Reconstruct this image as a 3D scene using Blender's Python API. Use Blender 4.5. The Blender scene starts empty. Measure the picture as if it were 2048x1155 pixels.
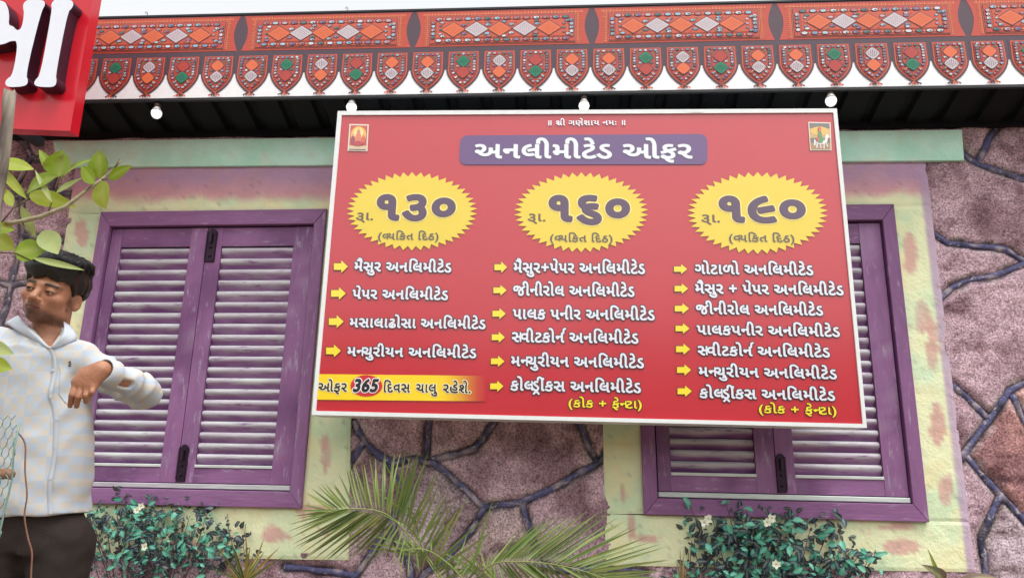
import bpy, bmesh, math, random
import numpy as np
from mathutils import Vector, Matrix, noise
from mathutils.geometry import tessellate_polygon
random.seed(7); rng = np.random.default_rng(7)
SC = bpy.context.scene; COL = SC.collection

# ---------------------------------------------------------------- camera
FPX = 1500.0; CX, CY = 1024.0, 577.5
PITCH, YAW, ROLL = math.radians(14.0), math.radians(3.9), math.radians(1.0)
CAM = Vector((0.0, -4.2, 0.95))
FWD = Vector((-math.sin(YAW)*math.cos(PITCH), math.cos(YAW)*math.cos(PITCH), math.sin(PITCH)))
R0 = Vector((math.cos(YAW), math.sin(YAW), 0)); U0 = R0.cross(FWD)
RGT = R0*math.cos(ROLL)+U0*math.sin(ROLL); UPV = U0*math.cos(ROLL)-R0*math.sin(ROLL)
cd = bpy.data.cameras.new('camera'); co = bpy.data.objects.new('camera', cd); COL.objects.link(co)
cd.sensor_width = 36; cd.lens = FPX/2048*36; cd.clip_end = 2000; cd.clip_start = 0.05
mw = Matrix((RGT, UPV, -FWD)).transposed().to_4x4(); mw.translation = CAM
co.matrix_world = mw; SC.camera = co

# ---------------------------------------------------------------- overcast sky and soft sun
w = bpy.data.worlds.new('World'); SC.world = w; w.use_nodes = True
nt = w.node_tree; bg = nt.nodes['Background']
sky = nt.nodes.new('ShaderNodeTexSky'); sky.sky_type = 'NISHITA'; sky.sun_disc = False
SUN_EL, SUN_AZ = math.radians(68), math.radians(142)
sky.sun_elevation = SUN_EL; sky.sun_rotation = SUN_AZ
sky.dust_density = 4.0; sky.air_density = 1.5
hs = nt.nodes.new('ShaderNodeHueSaturation'); hs.inputs['Saturation'].default_value = 0.09
nt.links.new(sky.outputs[0], hs.inputs['Color']); nt.links.new(hs.outputs[0], bg.inputs[0])
bg.inputs[1].default_value = 0.15
sl = bpy.data.lights.new('sun', 'SUN'); sl.energy = 0.6; sl.angle = math.radians(25); sl.color = (1, .97, .93)
so = bpy.data.objects.new('sun', sl); COL.objects.link(so)
sd = Vector((math.sin(SUN_AZ)*math.cos(SUN_EL), math.cos(SUN_AZ)*math.cos(SUN_EL), math.sin(SUN_EL)))
so.rotation_euler = sd.to_track_quat('Z', 'Y').to_euler()
SC.view_settings.view_transform = 'Standard'; SC.view_settings.look = 'None'
SC.view_settings.gamma = 1; SC.view_settings.use_curve_mapping = False
SC.view_settings.exposure = 0.92
SC.cycles.max_bounces = 6

# ---------------------------------------------------------------- helpers
def P(px, py, Y=0.0):
    """pixel -> point on the vertical plane y = Y"""
    d = FWD + RGT*((px-CX)/FPX) + UPV*((CY-py)/FPX)
    return CAM + d*((Y-CAM.y)/d.y)
def W(px, py, h=0.0):
    p = P(px, py, 0.0); p.y -= h; return p
def lin(c):
    return tuple(((x/255)/12.92 if x/255 <= .04045 else ((x/255+.055)/1.055)**2.4) for x in c)
def lerp(a, b, t): return a+(b-a)*t
def mixc(a, b, t): return tuple(x+(y-x)*t for x, y in zip(a, b))
def clamp(x, a=0., b=1.): return max(a, min(b, x))
def sstep(a, b, x):
    t = clamp((x-a)/(b-a)); return t*t*(3-2*t)
def N3(p, s=1.0, o=0.0): return noise.noise(Vector((p[0]*s+o, p[1]*s+o*.7, p[2]*s-o)))
def FB(p, s=1.0, oct=4, o=0.0):
    return noise.fractal(Vector((p[0]*s+o, p[1]*s+o*.7, p[2]*s-o)), 0.9, 2.1, oct)

def tag(o, label=None, cat=None, group=None, kind=None):
    for k, v in (('label', label), ('category', cat), ('group', group), ('kind', kind)):
        if v: o[k] = v
    return o
def thing(name, loc, label, cat, group=None):
    o = bpy.data.objects.new(name, None); COL.objects.link(o); o.location = loc; o.empty_display_size = .1
    return tag(o, label, cat, group)
class MB:
    """collects polygons with colours; build() links them as one mesh object"""
    def __init__(s): s.v = []; s.f = []; s.c = []; s.vc = None
    def add(s, vs, fs, col=(1, 1, 1), cols=None):
        b = len(s.v); s.v += [tuple(v) for v in vs]; s.f += [tuple(i+b for i in f) for f in fs]
        s.c += list(cols) if cols is not None else [col]*len(vs)
    def poly(s, pts, col=(1, 1, 1)):
        tri = tessellate_polygon([[Vector(p) for p in pts]]); s.add(pts, tri, col)
    def box(s, c, sx, sy, sz, col=(1, 1, 1)):
        x, y, z = c
        vs = [(x+a*sx/2, y+b*sy/2, z+d*sz/2) for a in (-1, 1) for b in (-1, 1) for d in (-1, 1)]
        s.add(vs, [(0, 1, 3, 2), (4, 6, 7, 5), (0, 4, 5, 1), (2, 3, 7, 6), (0, 2, 6, 4), (1, 5, 7, 3)], col)
    def tube(s, pts, rad, n=6, col=(1, 1, 1), caps=True):
        pts = [Vector(p) for p in pts]; rads = rad if isinstance(rad, (list, tuple)) else [rad]*len(pts)
        vs = []; ref = None
        for i, p in enumerate(pts):
            t = (pts[min(i+1, len(pts)-1)]-pts[max(i-1, 0)])
            if t.length < 1e-9: t = Vector((0, 0, 1))
            t.normalize()
            if ref is None: ref = Vector((0, -1, 0)) if abs(t.y) < .9 else Vector((1, 0, 0))
            a = (ref-t*ref.dot(t)).normalized(); b = t.cross(a); ref = a
            for k in range(n):
                q = 2*math.pi*k/n; vs.append(p+(a*math.cos(q)+b*math.sin(q))*rads[i])
        fs = [(i*n+k, i*n+(k+1) % n, (i+1)*n+(k+1) % n, (i+1)*n+k) for i in range(len(pts)-1) for k in range(n)]
        if caps: fs += [tuple(range(n-1, -1, -1)), tuple((len(pts)-1)*n+k for k in range(n))]
        s.add(vs, fs, col)
    def lathe(s, prof, c, n=20, col=(1, 1, 1), axis=Vector((0, 0, 1))):
        """prof: (radius, height) pairs round a vertical axis at c"""
        vs = []
        for r, h in prof:
            for k in range(n):
                q = 2*math.pi*k/n; vs.append((c[0]+r*math.cos(q), c[1]+r*math.sin(q), c[2]+h))
        fs = [(i*n+k, i*n+(k+1) % n, (i+1)*n+(k+1) % n, (i+1)*n+k) for i in range(len(prof)-1) for k in range(n)]
        fs += [tuple(range(n-1, -1, -1)), tuple((len(prof)-1)*n+k for k in range(n))]
        s.add(vs, fs, col)
    def build(s, name, mat, parent=None, smooth=False, fixn=False):
        m = bpy.data.meshes.new(name)
        off = Vector(parent_loc(parent)) if parent else Vector((0, 0, 0))
        m.from_pydata([(v[0]-off.x, v[1]-off.y, v[2]-off.z) for v in s.v], [], s.f)
        a = m.color_attributes.new('Col', 'FLOAT_COLOR', 'POINT')
        a.data.foreach_set('color', np.array([(c[0], c[1], c[2], 1.0) for c in s.c], dtype=np.float32).ravel())
        if fixn:
            bm = bmesh.new(); bm.from_mesh(m); bmesh.ops.recalc_face_normals(bm, faces=bm.faces); bm.to_mesh(m); bm.free()
        if smooth: m.polygons.foreach_set('use_smooth', [True]*len(m.polygons))
        m.materials.append(mat); m.update()
        o = bpy.data.objects.new(name, m); COL.objects.link(o)
        if parent: o.parent = parent
        return o
def parent_loc(o):
    l = Vector((0, 0, 0))
    while o: l = l+Vector(o.location); o = o.parent
    return l

MATS = {}
def mat(name, base=None, rough=.6, attr=True, var=.12, vscale=14., bump=0., bscale=60., spec=.5, metal=0., coat=0., trans=0., stretch=(1, 1, 1), detail=6, ior=1.5, wear=None, wscale=40., wlo=.58, whi=.66):
    """Principled surface: vertex colour (or base) varied by noise, fine noise relief"""
    if name in MATS: return MATS[name]
    m = bpy.data.materials.new(name); m.use_nodes = True; n = m.node_tree; L = n.links
    b = n.nodes['Principled BSDF']; b.inputs['Roughness'].default_value = rough; b.inputs['Metallic'].default_value = metal
    b.inputs['Specular IOR Level'].default_value = spec; b.inputs['IOR'].default_value = ior
    if coat: b.inputs['Coat Weight'].default_value = coat; b.inputs['Coat Roughness'].default_value = .12
    tc = n.nodes.new('ShaderNodeTexCoord'); mp = n.nodes.new('ShaderNodeMapping'); mp.inputs['Scale'].default_value = stretch
    L.new(tc.outputs['Object'], mp.inputs[0])
    if attr:
        at = n.nodes.new('ShaderNodeAttribute'); at.attribute_name = 'Col'; src = at.outputs['Color']
    else:
        rg = n.nodes.new('ShaderNodeRGB'); rg.outputs[0].default_value = (*base, 1); src = rg.outputs[0]
    if var:
        nz = n.nodes.new('ShaderNodeTexNoise'); nz.inputs['Scale'].default_value = vscale; nz.inputs['Detail'].default_value = detail; nz.inputs['Roughness'].default_value = .65
        L.new(mp.outputs[0], nz.inputs['Vector'])
        mr = n.nodes.new('ShaderNodeMapRange'); mr.inputs['From Min'].default_value = .25; mr.inputs['From Max'].default_value = .75
        mr.inputs['To Min'].default_value = 1-var; mr.inputs['To Max'].default_value = 1+var
        L.new(nz.outputs[0], mr.inputs['Value'])
        mx = n.nodes.new('ShaderNodeVectorMath'); mx.operation = 'MULTIPLY'
        L.new(src, mx.inputs[0]); L.new(mr.outputs[0], mx.inputs[1]); src = mx.outputs[0]
    if wear:
        nw = n.nodes.new('ShaderNodeTexNoise'); nw.inputs['Scale'].default_value = wscale; nw.inputs['Detail'].default_value = 9; nw.inputs['Roughness'].default_value = .72
        L.new(mp.outputs[0], nw.inputs['Vector'])
        ms = n.nodes.new('ShaderNodeMapRange'); ms.inputs['From Min'].default_value = wlo; ms.inputs['From Max'].default_value = whi; L.new(nw.outputs[0], ms.inputs['Value'])
        mw_ = n.nodes.new('ShaderNodeMix'); mw_.data_type = 'RGBA'; L.new(ms.outputs[0], mw_.inputs[0]); L.new(src, mw_.inputs[6]); mw_.inputs[7].default_value = (*wear, 1); src = mw_.outputs[2]
    L.new(src, b.inputs['Base Color'])
    if bump:
        nb = n.nodes.new('ShaderNodeTexNoise'); nb.inputs['Scale'].default_value = bscale; nb.inputs['Detail'].default_value = 5
        L.new(mp.outputs[0], nb.inputs['Vector'])
        bp = n.nodes.new('ShaderNodeBump'); bp.inputs['Strength'].default_value = bump; bp.inputs['Distance'].default_value = .01
        L.new(nb.outputs[0], bp.inputs['Height']); L.new(bp.outputs[0], b.inputs['Normal'])
    if trans: b.inputs['Transmission Weight'].default_value = trans
    MATS[name] = m; return m

def quadmap(q):
    """bilinear map over a pixel quad TL,TR,BR,BL"""
    (a, b, c, d) = q
    def f(s, t):
        x = lerp(lerp(a[0], b[0], s), lerp(d[0], c[0], s), t); y = lerp(lerp(a[1], b[1], s), lerp(d[1], c[1], s), t)
        return x, y
    return f
def slab(mb, pts, h0, h1, cham=.003, colf=None, col=(1, 1, 1)):
    """raised piece on the wall: convex outline in pixels (clockwise from TL), from relief h0 to h1, chamfered edge"""
    n = len(pts); base = [W(x, y, h0) for x, y in pts]; top0 = [W(x, y, h1-cham) for x, y in pts]
    c = sum((Vector(p) for p in base), Vector())/n
    top1 = []
    for i in range(n):
        p = base[i]; e1 = (base[i-1]-p).normalized(); e2 = (base[(i+1) % n]-p).normalized()
        top1.append(Vector((p.x, -h1, p.z))+(e1+e2)*cham)
    vs = base+top0+top1; fs = []
    for i in range(n):
        j = (i+1) % n
        fs += [(i, n+i, n+j, j), (n+i, 2*n+i, 2*n+j, n+j)]
    fs.append(tuple(2*n+i for i in range(n)))
    mb.add(vs, fs, cols=[colf(v) if colf else col for v in vs])
# ---------------------------------------------------------------- ground
GROUND = mat('dry_earth', lin((120, 105, 88)), .95, attr=False, var=.3, vscale=3, bump=.6, bscale=25)
mb = MB(); n = 24
for i in range(n+1):
    for j in range(n+1):
        x = (i/n-.5); y = (j/n-.5); x = math.copysign(abs(x)**2.2*4.6*300, x); y = math.copysign(abs(y)**2.2*4.6*300, y)
        mb.v.append((x, y, .012*N3((x, y, 0), .8) if abs(x) < 20 and abs(y) < 20 else 0)); mb.c.append((1, 1, 1))
mb.f = [(i*(n+1)+j, (i+1)*(n+1)+j, (i+1)*(n+1)+j+1, i*(n+1)+j+1) for i in range(n) for j in range(n)]
g = mb.build('ground', GROUND, smooth=True); tag(g, 'bare brown earth in front of the restaurant wall', 'ground', kind='structure')

# ---------------------------------------------------------------- restaurant building: wall, stones, windows, roof
BL = thing('restaurant_building', (0, 0, 0), 'restaurant front with mauve stone facing, purple shuttered windows and dark metal eave', 'building')
XL, XR, ZT = -4.6, 3.6, 3.1
PLASTER = mat('plaster_backing', lin((120, 100, 112)), .9, attr=False, var=.15, bump=.3)
mb = MB(); mb.box(((XL+XR)/2, .13, 1.6), XR-XL, .2, 3.2); mb.build('wall', PLASTER, BL)

# stone facing: joints traced in pixels, stones found between them on a fine grid of the wall
JO = []
def z6(l): return [(674+x/2.924, 760+y/2.924) for x, y in l]
JO += [z6(l) for l in (
    [(60, 160), (95, 240), (160, 350), (250, 440), (330, 485), (450, 460), (560, 480), (640, 540), (740, 630), (860, 740)],
    [(160, 350), (110, 440), (40, 540)], [(550, 120), (540, 245), (520, 460)],
    [(545, 462), (680, 440), (800, 400), (870, 320), (980, 150)],
    [(860, 740), (960, 725), (1080, 715), (1250, 640), (1400, 550), (1520, 490)],
    [(1380, 150), (1420, 250), (1460, 350), (1520, 490), (1600, 400)],
    [(860, 745), (800, 850), (720, 950), (640, 1040), (520, 1130), (440, 1250)],
    [(1085, 725), (1120, 850), (1150, 960), (1180, 1060), (1190, 1300)],
    [(310, 490), (360, 600), (395, 650), (370, 740), (320, 820), (250, 940), (170, 1060), (70, 1190)],
    [(325, 830), (345, 930), (390, 1010), (430, 1110), (450, 1300)],
    [(-300, 1090), (0, 1120), (120, 1140)], [(650, 1040), (670, 1155), (690, 1300)],
    [(1180, 1070), (1330, 1110), (1600, 1090), (1800, 1120)],
    [(-400, 1300), (100, 1280), (440, 1260), (690, 1300), (1190, 1300), (1700, 1280), (2300, 1330), (3000, 1300), (4400, 1320)],
    [(-500, 1090), (-520, 1300)], [(1600, 1090), (1640, 1290)], [(2300, 1150), (2320, 1330)])]
JO += [[(1991, 240), (1991, 258), (1974, 284), (1953, 327)], [(1900, 270), (1916, 298), (1936, 318), (1960, 332), (1998, 345), (2050, 360), (2150, 385)],
       [(1840, 450), (1863, 467), (1895, 487), (1959, 495), (2007, 499), (2050, 524), (2150, 530)],
       [(1850, 625), (1879, 595), (1903, 575), (1943, 559), (1999, 547), (2050, 526)],
       [(1870, 745), (1902, 770), (1929, 791), (1976, 838)],
       [(2150, 740), (2048, 767), (2018, 780), (1998, 811), (1970, 849), (1943, 883), (1926, 909), (1900, 940)],
       [(1930, 912), (1964, 951), (1998, 989), (2025, 1016), (2050, 1044), (2140, 1130)], [(2020, 788), (2048, 842), (2110, 940)],
       [(2080, 200), (2120, 370)], [(2150, 385), (2138, 530), (2150, 740), (2135, 940), (2140, 1130), (2120, 1260)], [(2150, 740), (2300, 700)], [(2150, 385), (2300, 400)], [(2140, 1130), (2300, 1080)], [(2110, 530), (2120, 750)], [(1998, 989), (1960, 1080), (1985, 1220)]]
JO += [[(-80, 405), (0, 400), (20, 392), (66, 394), (110, 385), (170, 392)], [(45, 395), (46, 414), (46, 462), (40, 505), (24, 571)],
       [(46, 470), (90, 478), (165, 484)], [(-60, 560), (0, 565), (24, 571), (60, 566), (170, 575)], [(24, 571), (14, 620), (0, 660), (-30, 720)],
       [(40, 270), (55, 290), (64, 315), (45, 350), (30, 392)], [(64, 315), (110, 325), (160, 318)], [(100, 385), (118, 340), (112, 322)],
       [(-100, 660), (0, 660), (80, 668), (180, 660)], [(70, 668), (60, 760), (80, 850)], [(-150, 850), (80, 850), (190, 860)], [(40, 850), (50, 980), (30, 1110)], [(-200, 1090), (30, 1110), (190, 1105)]]
RES = .014
gx = np.arange(XL, XR, RES); gz = np.arange(0.0, ZT, RES); NX, NZ = len(gx), len(gz)
GXX, GZZ = np.meshgrid(gx, gz, indexing='ij'); dist = np.full((NX, NZ), 9.0)
JW = []
for l in JO:
    pts = [W(x, y) for x, y in l]; fine = []
    for a, b in zip(pts, pts[1:]):
        m_ = max(2, int((b-a).length/.03))
        for k in range(m_): fine.append(a.lerp(b, k/m_))
    fine.append(pts[-1])
    fine = [Vector((p.x+.008*N3((p.x, 0, p.z), 9), 0, p.z+.008*N3((p.x, 3, p.z), 9))) for p in fine]
    JW.append(fine)
    for a, b in zip(fine, fine[1:]):
        ab = b-a; L2 = max(ab.x**2+ab.z**2, 1e-9)
        i0, i1 = np.searchsorted(gx, [min(a.x, b.x)-.2, max(a.x, b.x)+.2]); j0, j1 = np.searchsorted(gz, [min(a.z, b.z)-.2, max(a.z, b.z)+.2])
        if i1 <= i0 or j1 <= j0: continue
        X = GXX[i0:i1, j0:j1]; Z = GZZ[i0:i1, j0:j1]
        t = np.clip(((X-a.x)*ab.x+(Z-a.z)*ab.z)/L2, 0, 1)
        dist[i0:i1, j0:j1] = np.minimum(dist[i0:i1, j0:j1], np.hypot(X-a.x-t*ab.x, Z-a.z-t*ab.z))
lab = np.zeros((NX, NZ), int); blocked = dist < RES*.8; nl = 0
for i in range(NX):
    for j in range(NZ):
        if lab[i, j] or blocked[i, j]: continue
        nl += 1; st = [(i, j)]; lab[i, j] = nl
        while st:
            a, b = st.pop()
            for c, d in ((a+1, b), (a-1, b), (a, b+1), (a, b-1)):
                if 0 <= c < NX and 0 <= d < NZ and not lab[c, d] and not blocked[c, d]: lab[c, d] = nl; st.append((c, d))
for _ in range(4):
    for sh, ax in ((1, 0), (-1, 0), (1, 1), (-1, 1)):
        r = np.roll(lab, sh, ax); lab = np.where(lab == 0, r, lab)
STONE = bpy.data.materials.new('mauve_granite'); STONE.use_nodes = True
n_ = STONE.node_tree; L_ = n_.links; b_ = n_.nodes['Principled BSDF']; b_.inputs['Roughness'].default_value = .85
tc = n_.nodes.new('ShaderNodeTexCoord'); at = n_.nodes.new('ShaderNodeAttribute'); at.attribute_name = 'Col'
def nz_(s, d, r=.6):
    q = n_.nodes.new('ShaderNodeTexNoise'); q.inputs['Scale'].default_value = s; q.inputs['Detail'].default_value = d; q.inputs['Roughness'].default_value = r
    L_.new(tc.outputs['Object'], q.inputs['Vector']); return q
def ramp_(src, stops):
    q = n_.nodes.new('ShaderNodeValToRGB'); L_.new(src, q.inputs[0]); e = q.color_ramp.elements
    while len(e) > 2: e.remove(e[-1])
    for i, (p, c) in enumerate(stops):
        el = e[i] if i < 2 else e.new(p)
        el.position = p; el.color = (*c, 1)
    return q
def mul_(a, b, fac=1.0):
    q = n_.nodes.new('ShaderNodeMix'); q.data_type = 'RGBA'; q.blend_type = 'MULTIPLY'; q.inputs[0].default_value = fac
    L_.new(a, q.inputs[6]); L_.new(b, q.inputs[7]); return q.outputs[2]
big = ramp_(nz_(6, 9, .72).outputs[0], [(.34, (.42, .31, .33)), (.47, (.84, .78, .80)), (.66, (1.2, 1.17, 1.18))])
spk = ramp_(nz_(95, 5, .8).outputs[0], [(.37, (.20, .15, .16)), (.48, (.92, .89, .90)), (.60, (1.75, 1.72, 1.72))])
c1 = mul_(at.outputs['Color'], big.outputs[0]); c2 = mul_(c1, spk.outputs[0], .85); L_.new(c2, b_.inputs['Base Color'])
bp = n_.nodes.new('ShaderNodeBump'); bp.inputs['Strength'].default_value = .9; bp.inputs['Distance'].default_value = .02
L_.new(nz_(45, 8, .7).outputs[0], bp.inputs['Height']); L_.new(bp.outputs[0], b_.inputs['Normal'])
tints = [(200, 180, 180), (192, 172, 172), (206, 184, 186), (192, 176, 184), (198, 174, 170)]
SP = thing_part = bpy.data.objects.new('stone_facing', None); COL.objects.link(SP); SP.parent = BL
hgt = np.zeros((NX, NZ))
for i in range(NX):
    for j in range(NZ):
        p = (gx[i], 0, gz[j]); d = dist[i, j]
        hgt[i, j] = .002-.008*sstep(.04, .0, abs(FB((p[0], 0, p[2]*1.6), 1.5, 4, lab[i, j]*3.1)+.1))*sstep(.02, .08, d)+.026*sstep(.008, .05, d)+.010*FB(p, 3.2, 5)*sstep(.01, .08, d)+.008*N3((p[0]*1., 1, p[2]*2.4), 7)*sstep(.01, .06, d)+.004*FB(p, 16, 3, 2)*sstep(.01, .04, d)
def inq(q):
    pts = [W(*c) for c in q]; ok = np.ones((NX, NZ), bool)
    for a, b in zip(pts, pts[1:]+pts[:1]): ok &= ((b.x-a.x)*(GZZ-a.z)-(b.z-a.z)*(GXX-a.x)) < -.02*math.hypot(b.x-a.x, b.z-a.z)
    return ok
LS = [(158, 338), (712, 330), (700, 1118), (40, 1108)]        # outer edges of the painted window surrounds, pixels
RS = [(1195, 332), (1846, 328), (1945, 1142), (1211, 1128)]
hidden = inq(LS) | inq(RS)
special = {}
for px, py, c in ((2010, 900, (206, 158, 150)), (1975, 290, (176, 132, 122)), (90, 300, (120, 92, 100)), (90, 350, (140, 110, 120)), (760, 860, (148, 124, 128)), (910, 870, (150, 126, 130)), (90, 450, (200, 150, 165)), (90, 530, (196, 150, 164)), (20, 500, (190, 150, 166)), (12, 610, (205, 150, 158)), (1960, 420, (216, 190, 202)), (1950, 525, (206, 184, 202)), (1960, 680, (214, 190, 200)), (1930, 850, (206, 184, 194)), (2020, 340, (210, 182, 192)), (1960, 1050, (204, 178, 188))):
    p = W(px, py); i = int((p.x-XL)/RES); j = int(p.z/RES)
    if 0 <= i < NX and 0 <= j < NZ: special[lab[i, j]] = c
for k in range(1, nl+1):
    I, J = np.nonzero(lab == k)
    if len(I) < 25: continue
    idx = {}; mb = MB(); tint = lin(special.get(k, tints[k % 5]))
    def vid(i, j):
        if (i, j) not in idx:
            idx[(i, j)] = len(mb.v); mb.v.append((gx[i], -hgt[i, j], gz[j])); p_ = (gx[i], 0, gz[j])
            cr = sstep(.05, .0, abs(FB((p_[0], 0, p_[2]*1.6), 1.5, 4, k*3.1)+.1))*sstep(.0, .3, N3(p_, 2.2, k))
            c_ = mixc(tint, lin((92, 58, 70)), .75*cr); c_ = mixc(c_, lin((120, 84, 96)), .6*sstep(.0, .5, FB(p_, 2.6, 4, k*1.7)))
            rim = sstep(.055, .018, dist[i, j]+.02*FB(p_, 16, 3)); c_ = mixc(c_, lin((196, 188, 184)), .75*rim*sstep(-.3, .2, N3(p_, 9, k))); mb.c.append(mixc(c_, lin((44, 36, 44)), .8*sstep(.030, .020, dist[i, j]+.012*N3(p_, 14, 3))))
        return idx[(i, j)]
    for i, j in zip(I, J):
        if i+1 < NX and j+1 < NZ and not hidden[i, j]: mb.f.append((vid(i, j), vid(i+1, j), vid(i+1, j+1), vid(i, j+1)))
    if mb.f: mb.build('stone', STONE, SP, smooth=True)
MORT = mat('blue_mortar', attr=True, rough=.8, var=.4, vscale=45, bump=.9, bscale=90, wear=lin((176, 166, 166)), wscale=30, wlo=.56, whi=.62)
def hid(p):
    i, j = int((p.x-XL)/RES), int(p.z/RES); return 0 <= i < NX and 0 <= j < NZ and hidden[i, j]
runs = []
for fine in JW:
    cur = []
    for p in fine:
        if hid(p):
            if len(cur) > 1: runs.append(cur)
            cur = []
        else: cur.append(p)
    if len(cur) > 1: runs.append(cur)
for fine in runs:
    mb = MB(); pp = [Vector((p.x, -.002-.008*N3((p.x, 5, p.z), 7), p.z)) for p in fine if XL < p.x < XR and -.05 < p.z < ZT]
    if len(pp) < 2: continue
    bl = fine[0].x > -1.6
    mb.tube(pp, [.0175*(1+.45*N3((p.x, 9, p.z), 14)+.25*N3((p.x, 2, p.z), 40)) for p in pp], 9)
    for q, v in enumerate(mb.v):
        worn = sstep(.1, .4, N3(v, 22, 4)+.25*N3(v, 60, 2))
        c = mixc(lin((88, 88, 128)) if bl else lin((98, 92, 110)), lin((188, 172, 172)), worn*.75)
        mb.c[q] = mixc(c, lin((38, 36, 52)), sstep(.2, .45, N3(v, 15, 11))*.8)
    mb.build('mortar_joint', MORT, SP, smooth=True)

# ---- painted window surrounds, cornice
PAINT = mat('lime_paint', attr=True, rough=.8, var=.07, vscale=9, bump=.35, bscale=70)
MINT, CREAM, PINK, PURP = lin((208, 248, 232)), lin((228, 232, 190)), lin((212, 156, 164)), lin((184, 148, 178))
def surround(quads, h, colf, name, res=7.0):
    mb = MB()
    for q in quads:
        f = quadmap(q); wpx = max(abs(q[1][0]-q[0][0]), abs(q[2][0]-q[3][0])); hpx = max(abs(q[3][1]-q[0][1]), abs(q[2][1]-q[1][1]))
        nu, nv = max(2, int(wpx/res)), max(2, int(hpx/res)); b = len(mb.v)
        for j in range(nv+1):
            for i in range(nu+1):
                x, y = f(i/nu, j/nv); p = W(x, y); hh = h+.0022*FB(p, 14, 4)
                edge = i in (0, nu) or j in (0, nv)
                mb.v.append((p.x, -hh if not edge else -h+.004, p.z)); mb.c.append(colf(x, y, p, i/nu, j/nv))
        mb.f += [(b+j*(nu+1)+i, b+(j+1)*(nu+1)+i, b+(j+1)*(nu+1)+i+1, b+j*(nu+1)+i+1) for j in range(nv) for i in range(nu)]
        ring = [b+i for i in range(nu+1)]+[b+j*(nu+1)+nu for j in range(1, nv+1)]+[b+nv*(nu+1)+i for i in range(nu-1, -1, -1)]+[b+j*(nu+1) for j in range(nv-1, 0, -1)]
        bb = len(mb.v)
        for r in ring: v = mb.v[r]; mb.v.append((v[0], 0.02, v[2])); mb.c.append(mb.c[r])
        m_ = len(ring)
        mb.f += [(ring[k], ring[(k+1) % m_], bb+(k+1) % m_, bb+k) for k in range(m_)]
    return mb
def paintf(ytop, fx):
    def f(x, y, p, s, t):
        c = mixc(CREAM, lin((206, 226, 186)), sstep(-.1, .5, FB(p, 4, 4, 3)))
        c = mixc(c, lin((236, 226, 176)), .6*sstep(0, .5, FB(p, 6, 3, 17)))
        top = sstep(ytop+75, ytop+52, y+9*FB(p, 7, 3))
        pk = mixc(PINK, PURP, sstep(ytop+60, ytop+18, y+6*N3(p, 6)))
        c = mixc(c, pk, top)
        c = mixc(c, lin((196, 152, 162)), .5*top*sstep(.0, .5, FB(p, 9, 3, 5)))
        patch = max(math.exp(-(((x-a)/ra)**2+((y-b)/rb)**2)**2) for a, b, ra, rb in fx)
        c = mixc(c, lin((206, 146, 146)), .75*sstep(.3, .62, patch*.9+.5*FB(p, 11, 5, 8)))
        c = mixc(c, lin((186, 220, 190)), .5*sstep(.1, .9, FB(p, 3, 4, 29)))
        if x > 1600: c = mixc(c, lin((182, 152, 184)), .85*sstep(20, 13, lerp(1846, 1945, (y-328)/814)-x+3*N3(p, 20)))  # shadow side of the outer bevel, painted as a lilac strip
        return mixc(c, lin((120, 110, 100)), .35*sstep(.5, .8, FB(p, 40, 3, 40)))
    return f
LQ = [(213, 430), (659, 424), (609, 1015), (117, 1004)]      # outer frame of the first window, pixels
RQ = [(1262, 420), (1779, 415), (1848, 1042), (1286, 1027)]
def ring_quads(o, i):
    # butt jointed: top and bottom full width, sides between
    ft, fb = i[0][1]+4, i[2][1]-4
    f = quadmap(o)
    tl, tr = (i[0][1]-o[0][1])/(o[3][1]-o[0][1]), (i[1][1]-o[1][1])/(o[2][1]-o[1][1])
    bl_, br_ = (i[3][1]-o[0][1])/(o[3][1]-o[0][1]), (i[2][1]-o[1][1])/(o[2][1]-o[1][1])
    A, B = f(0, tl), f(1, tr); C, D = f(1, br_), f(0, bl_)
    return [[o[0], o[1], B, A], [D, C, o[2], o[3]], [A, (i[0][0]+3, i[0][1]+1), (i[3][0]+3, i[3][1]-1), D], [(i[1][0]-3, i[1][1]+1), B, C, (i[2][0]-3, i[2][1]-1)]]
fxL = [(172, 470, 14, 26), (135, 690, 14, 40), (560, 1068, 34, 16), (655, 905, 10, 40), (380, 1090, 40, 14), (655, 1060, 12, 10), (640, 1018, 60, 7)]
fxR = [(1815, 510, 16, 50), (1838, 640, 16, 34), (1858, 700, 13, 60), (1868, 850, 16, 46), (1885, 975, 14, 40), (1795, 1090, 40, 14), (1262, 1055, 9, 26), (1290, 1075, 20, 10), (1800, 1050, 50, 6), (1245, 990, 8, 20)]
WN = []
for (S, Q, fx, lbl) in ((LS, LQ, fxL, 'purple shuttered window beside the person, worn slats with light painted on their upper halves'), (RS, RQ, fxR, 'purple shuttered window mostly hidden by the menu board')):
    w_ = bpy.data.objects.new('window', None); COL.objects.link(w_); w_.parent = BL; w_['label'] = lbl; WN.append((w_, Q))
    surround(ring_quads(S, Q), .035, paintf(S[0][1], fx), 'surround').build('surround', PAINT, w_)
mb = MB(); q = surround([[(118, 290), (1914, 268), (1918, 328), (128, 341)]], .06, lambda x, y, p, s, t: mixc(mixc(MINT, lin((186, 238, 216)), sstep(-.2, .5, FB(p, 3.5, 4))), lin((214, 232, 210)), .6*sstep(.1, .6, FB(p, 9, 4, 7))), 'cornice', 9)
q.build('cornice', PAINT, BL)

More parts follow.
